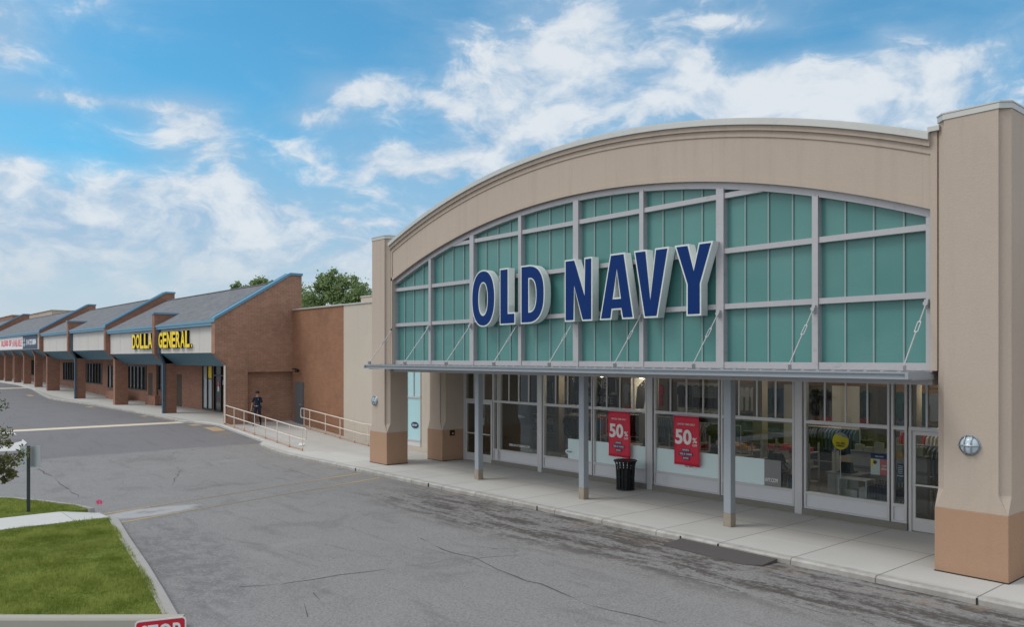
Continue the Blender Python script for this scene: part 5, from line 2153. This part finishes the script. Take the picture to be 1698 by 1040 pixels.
# clear display case, shopping trolleys
o = thing('display_case', 'small glass display case on the floor of the right window', 'display case', (-9.25, 18.65, 0))
q = MB()
for (a, c) in ((-9.62, 18.45), (-8.95, 18.45), (-9.62, 18.85), (-8.95, 18.85)):
    q.box(a - .015, a + .015, c - .015, c + .015, 0, .92)
for z in (.45, .9):
    q.box(-9.62, -8.95, 18.45, 18.85, z, z + .02)
q.build('frame', 'alu', o)
q = MB()
q.box(-9.5, -9.2, 18.5, 18.8, .48, .66)
q.box(-9.15, -9.0, 18.5, 18.8, .48, .74)
q.build('stock', 'tee_white', o)
base = thing('basket_stand', 'nested dark blue shopping baskets and frames beside the hiring poster', 'basket stand', (-8.6, 18.7, 0))
q = MB()
for k in range(9):
    x = -8.86 + k * .068
    pts = [(x, 18.45, .1), (x, 18.45, .86), (x, 18.95, .90), (x, 18.95, .15)]
    q.tube(pts, .012, 6)
q.build('rail_frame', 'black', base)
q = MB()
for k in range(6):
    z = .5 + k * .05
    q.prism([(-8.9 - k * .005, z), (-8.3, z), (-8.27, z + .05), (-8.93, z + .05)], 'y', 18.5, 18.9)
q.build('basket_stack', 'navy', base)


# posters and boards
def board(name, label, cat, x0, x1, y, z0, z1, m):
    o = thing(name, label, cat, ((x0 + x1) / 2, y, z0))
    q = MB()
    q.box(x0, x1, y, y + .02, z0, z1)
    return o, q.build('panel', m, o)


o, p_ = board('hanging_sign', 'dark hanging sign with white IMAGINE lettering inside', 'hanging sign', -20.35, -18.4, 20.2, 2.62, 3.12, 'chalk')
text('IMAGINE', 'lettering', -20.1, -18.8, 2.74, 3.0, 20.18, 'shelf', p_, .01, .0)
o, p_ = board('hanging_sign', 'dark hanging sign with white CREATE lettering inside', 'hanging sign', -19.8, -18.3, 20.2, 2.14, 2.54, 'chalk')
text('& CREATE', 'lettering', -19.65, -18.5, 2.22, 2.46, 20.18, 'shelf', p_, .01, .0)
o, p_ = board('hanging_sign', 'grey framed hanging sign reading CHECK OUT inside', 'hanging sign', -15.55, -14.65, 20.6, 2.55, 2.9, 'counter')
text('CHECK OUT', 'lettering', -15.45, -14.75, 2.66, 2.8, 20.58, 'shelf', p_, .01, .0)
o, p_ = board('photo_poster', 'large hanging poster with a yellow stripe above the bin banner', 'poster', -18.4, -17.2, 21.0, 1.9, 3.1, 'shelf')
q = MB(); q.prism([(-18.2, 1.92), (-17.9, 1.92), (-17.6, 2.9), (-17.8, 3.05), (-18.1, 2.8)], 'y', 20.985, 20.998); q.build('dark_figure', 'black_cloth', p_)
q = MB(); q.prism([(-17.75, 1.92), (-17.6, 1.92), (-17.35, 2.5), (-17.4, 2.7)], 'y', 20.98, 20.997); q.build('yellow_stripe', 'yellow', p_)
o, p_ = board('red_display', 'red display box on the counter behind the bin banner', 'display', -17.75, -17.3, 19.3, 1.15, 1.6, 'redcloth')
text('%', 'lettering', -17.6, -17.45, 1.25, 1.45, 19.28, 'paper', p_, .01, .02)
for (x0, lab) in ((-14.2, 'pale wall panel behind the check out sign'), (-12.5, 'tall pale panel behind the third canopy post')):
    o, p_ = board('wall_panel', lab, 'panel', x0 - .45, x0 + .45, 24.4, 0, 2.9, 'shelf')
# round yellow disc on a stick
o = thing('disc_sign', 'round yellow and white disc sign on a stick inside the right window', 'sign', (-9.35, 18.7, .9))
curve_mesh([ellipse(-9.42, 1.83, .2, .2)], 'disc', .01, 18.145, 'yellow', o)
q = MB()
q.prism([(-9.42 + .203 * math.cos(a), 1.83 + .203 * math.sin(a)) for a in [PI * .12 + PI * .6 * k / 12 for k in range(13)]], 'y', 18.135, 18.143)
q.build('white_top', 'tee_white', o)
q = MB(); q.tube([(-9.42, 18.15, .95), (-9.42, 18.15, 1.64)], .008, 6); q.build('stick', 'white', o)
text('WE ARE\nHIRING', 'lettering', -9.53, -9.31, 1.70, 1.80, 18.138, 'black', o, .004, .02)
# hiring poster and narrow notices on the glass
o = thing('hiring_poster', 'blue, yellow and red poster low on the right window glass', 'poster', (-8.4, 18.1, 1.1))
for (x0, x1, z0, z1, m_) in ((-8.68, -8.28, 1.50, 1.62, 'sign_blue'), (-8.68, -8.47, 1.14, 1.498, 'paper'), (-8.468, -8.28, 1.14, 1.498, 'pinkred')):
    q = MB(); q.box(x0, x1, 18.104, 18.108, z0, z1); q.build('panel', m_, o)
q = MB(); q.lathe([(0, 0), (.045, .001), (.045, .003), (0, .004)], (-8.58, 18.103, 1.42), 16, 'y'); q.build('portrait', 'hair', o)
q = MB(); q.prism([(-8.67, 1.30), (-8.64, 1.30), (-8.60, 1.497), (-8.67, 1.497)], 'y', 18.100, 18.103); q.build('yellow_stripe', 'yellow', o)
text('NOW\nHIRING', 'lettering', -8.44, -8.31, 1.26, 1.38, 18.100, 'paper', o, .002, .02)
text('OLD NAVY', 'lettering', -8.58, -8.38, 1.545, 1.575, 18.100, 'paper', o, .002, .02)
o, p_ = board('door_notice', 'narrow blue notice with a teal dot on the glass beside the right door', 'notice', -8.09, -7.95, 18.115, 1.04, 1.44, 'sign_blue')
curve_mesh([ellipse(-8.02, 1.10, .04, .04, 20)], 'dot', .003, 18.108, 'teal', p_)
q = MB()
for k in range(5):
    q.box(-8.07, -7.97, 18.109, 18.113, 1.22 + k * .04, 1.235 + k * .04)
q.box(-8.09, -7.95, 18.106, 18.113, 1.16, 1.18)
q.build('text_line', 'paper', p_)
board('door_notice', 'small yellow notice above the blue one beside the right door', 'notice', -8.10, -7.97, 18.115, 1.56, 1.70, 'orange')
board('door_notice', 'small white opening hours notice on the left double door', 'notice', -22.98, -22.86, 18.06, 1.36, 1.6, 'paper')
for (x, lab) in ((-9.95, 'security tag stand left of the yellow disc'), (-12.0, 'security tag stand beside the two people'), (-15.9, 'security tag stand right of the bin banner'), (-13.15, 'security tag stand right of the oval banner')):
    o = thing('stand_pole', 'slim white ' + lab, 'stand', (x, 18.9, 0), 'slim stands behind the windows')
    q = MB(); q.box(x - .02, x + .02, 18.88, 18.92, .02, 1.6); q.build('pole', 'shelf', o)
    q = MB(); q.box(x - .14, x + .14, 18.78, 19.02, 0, .02); q.build('base', 'shelf', o)
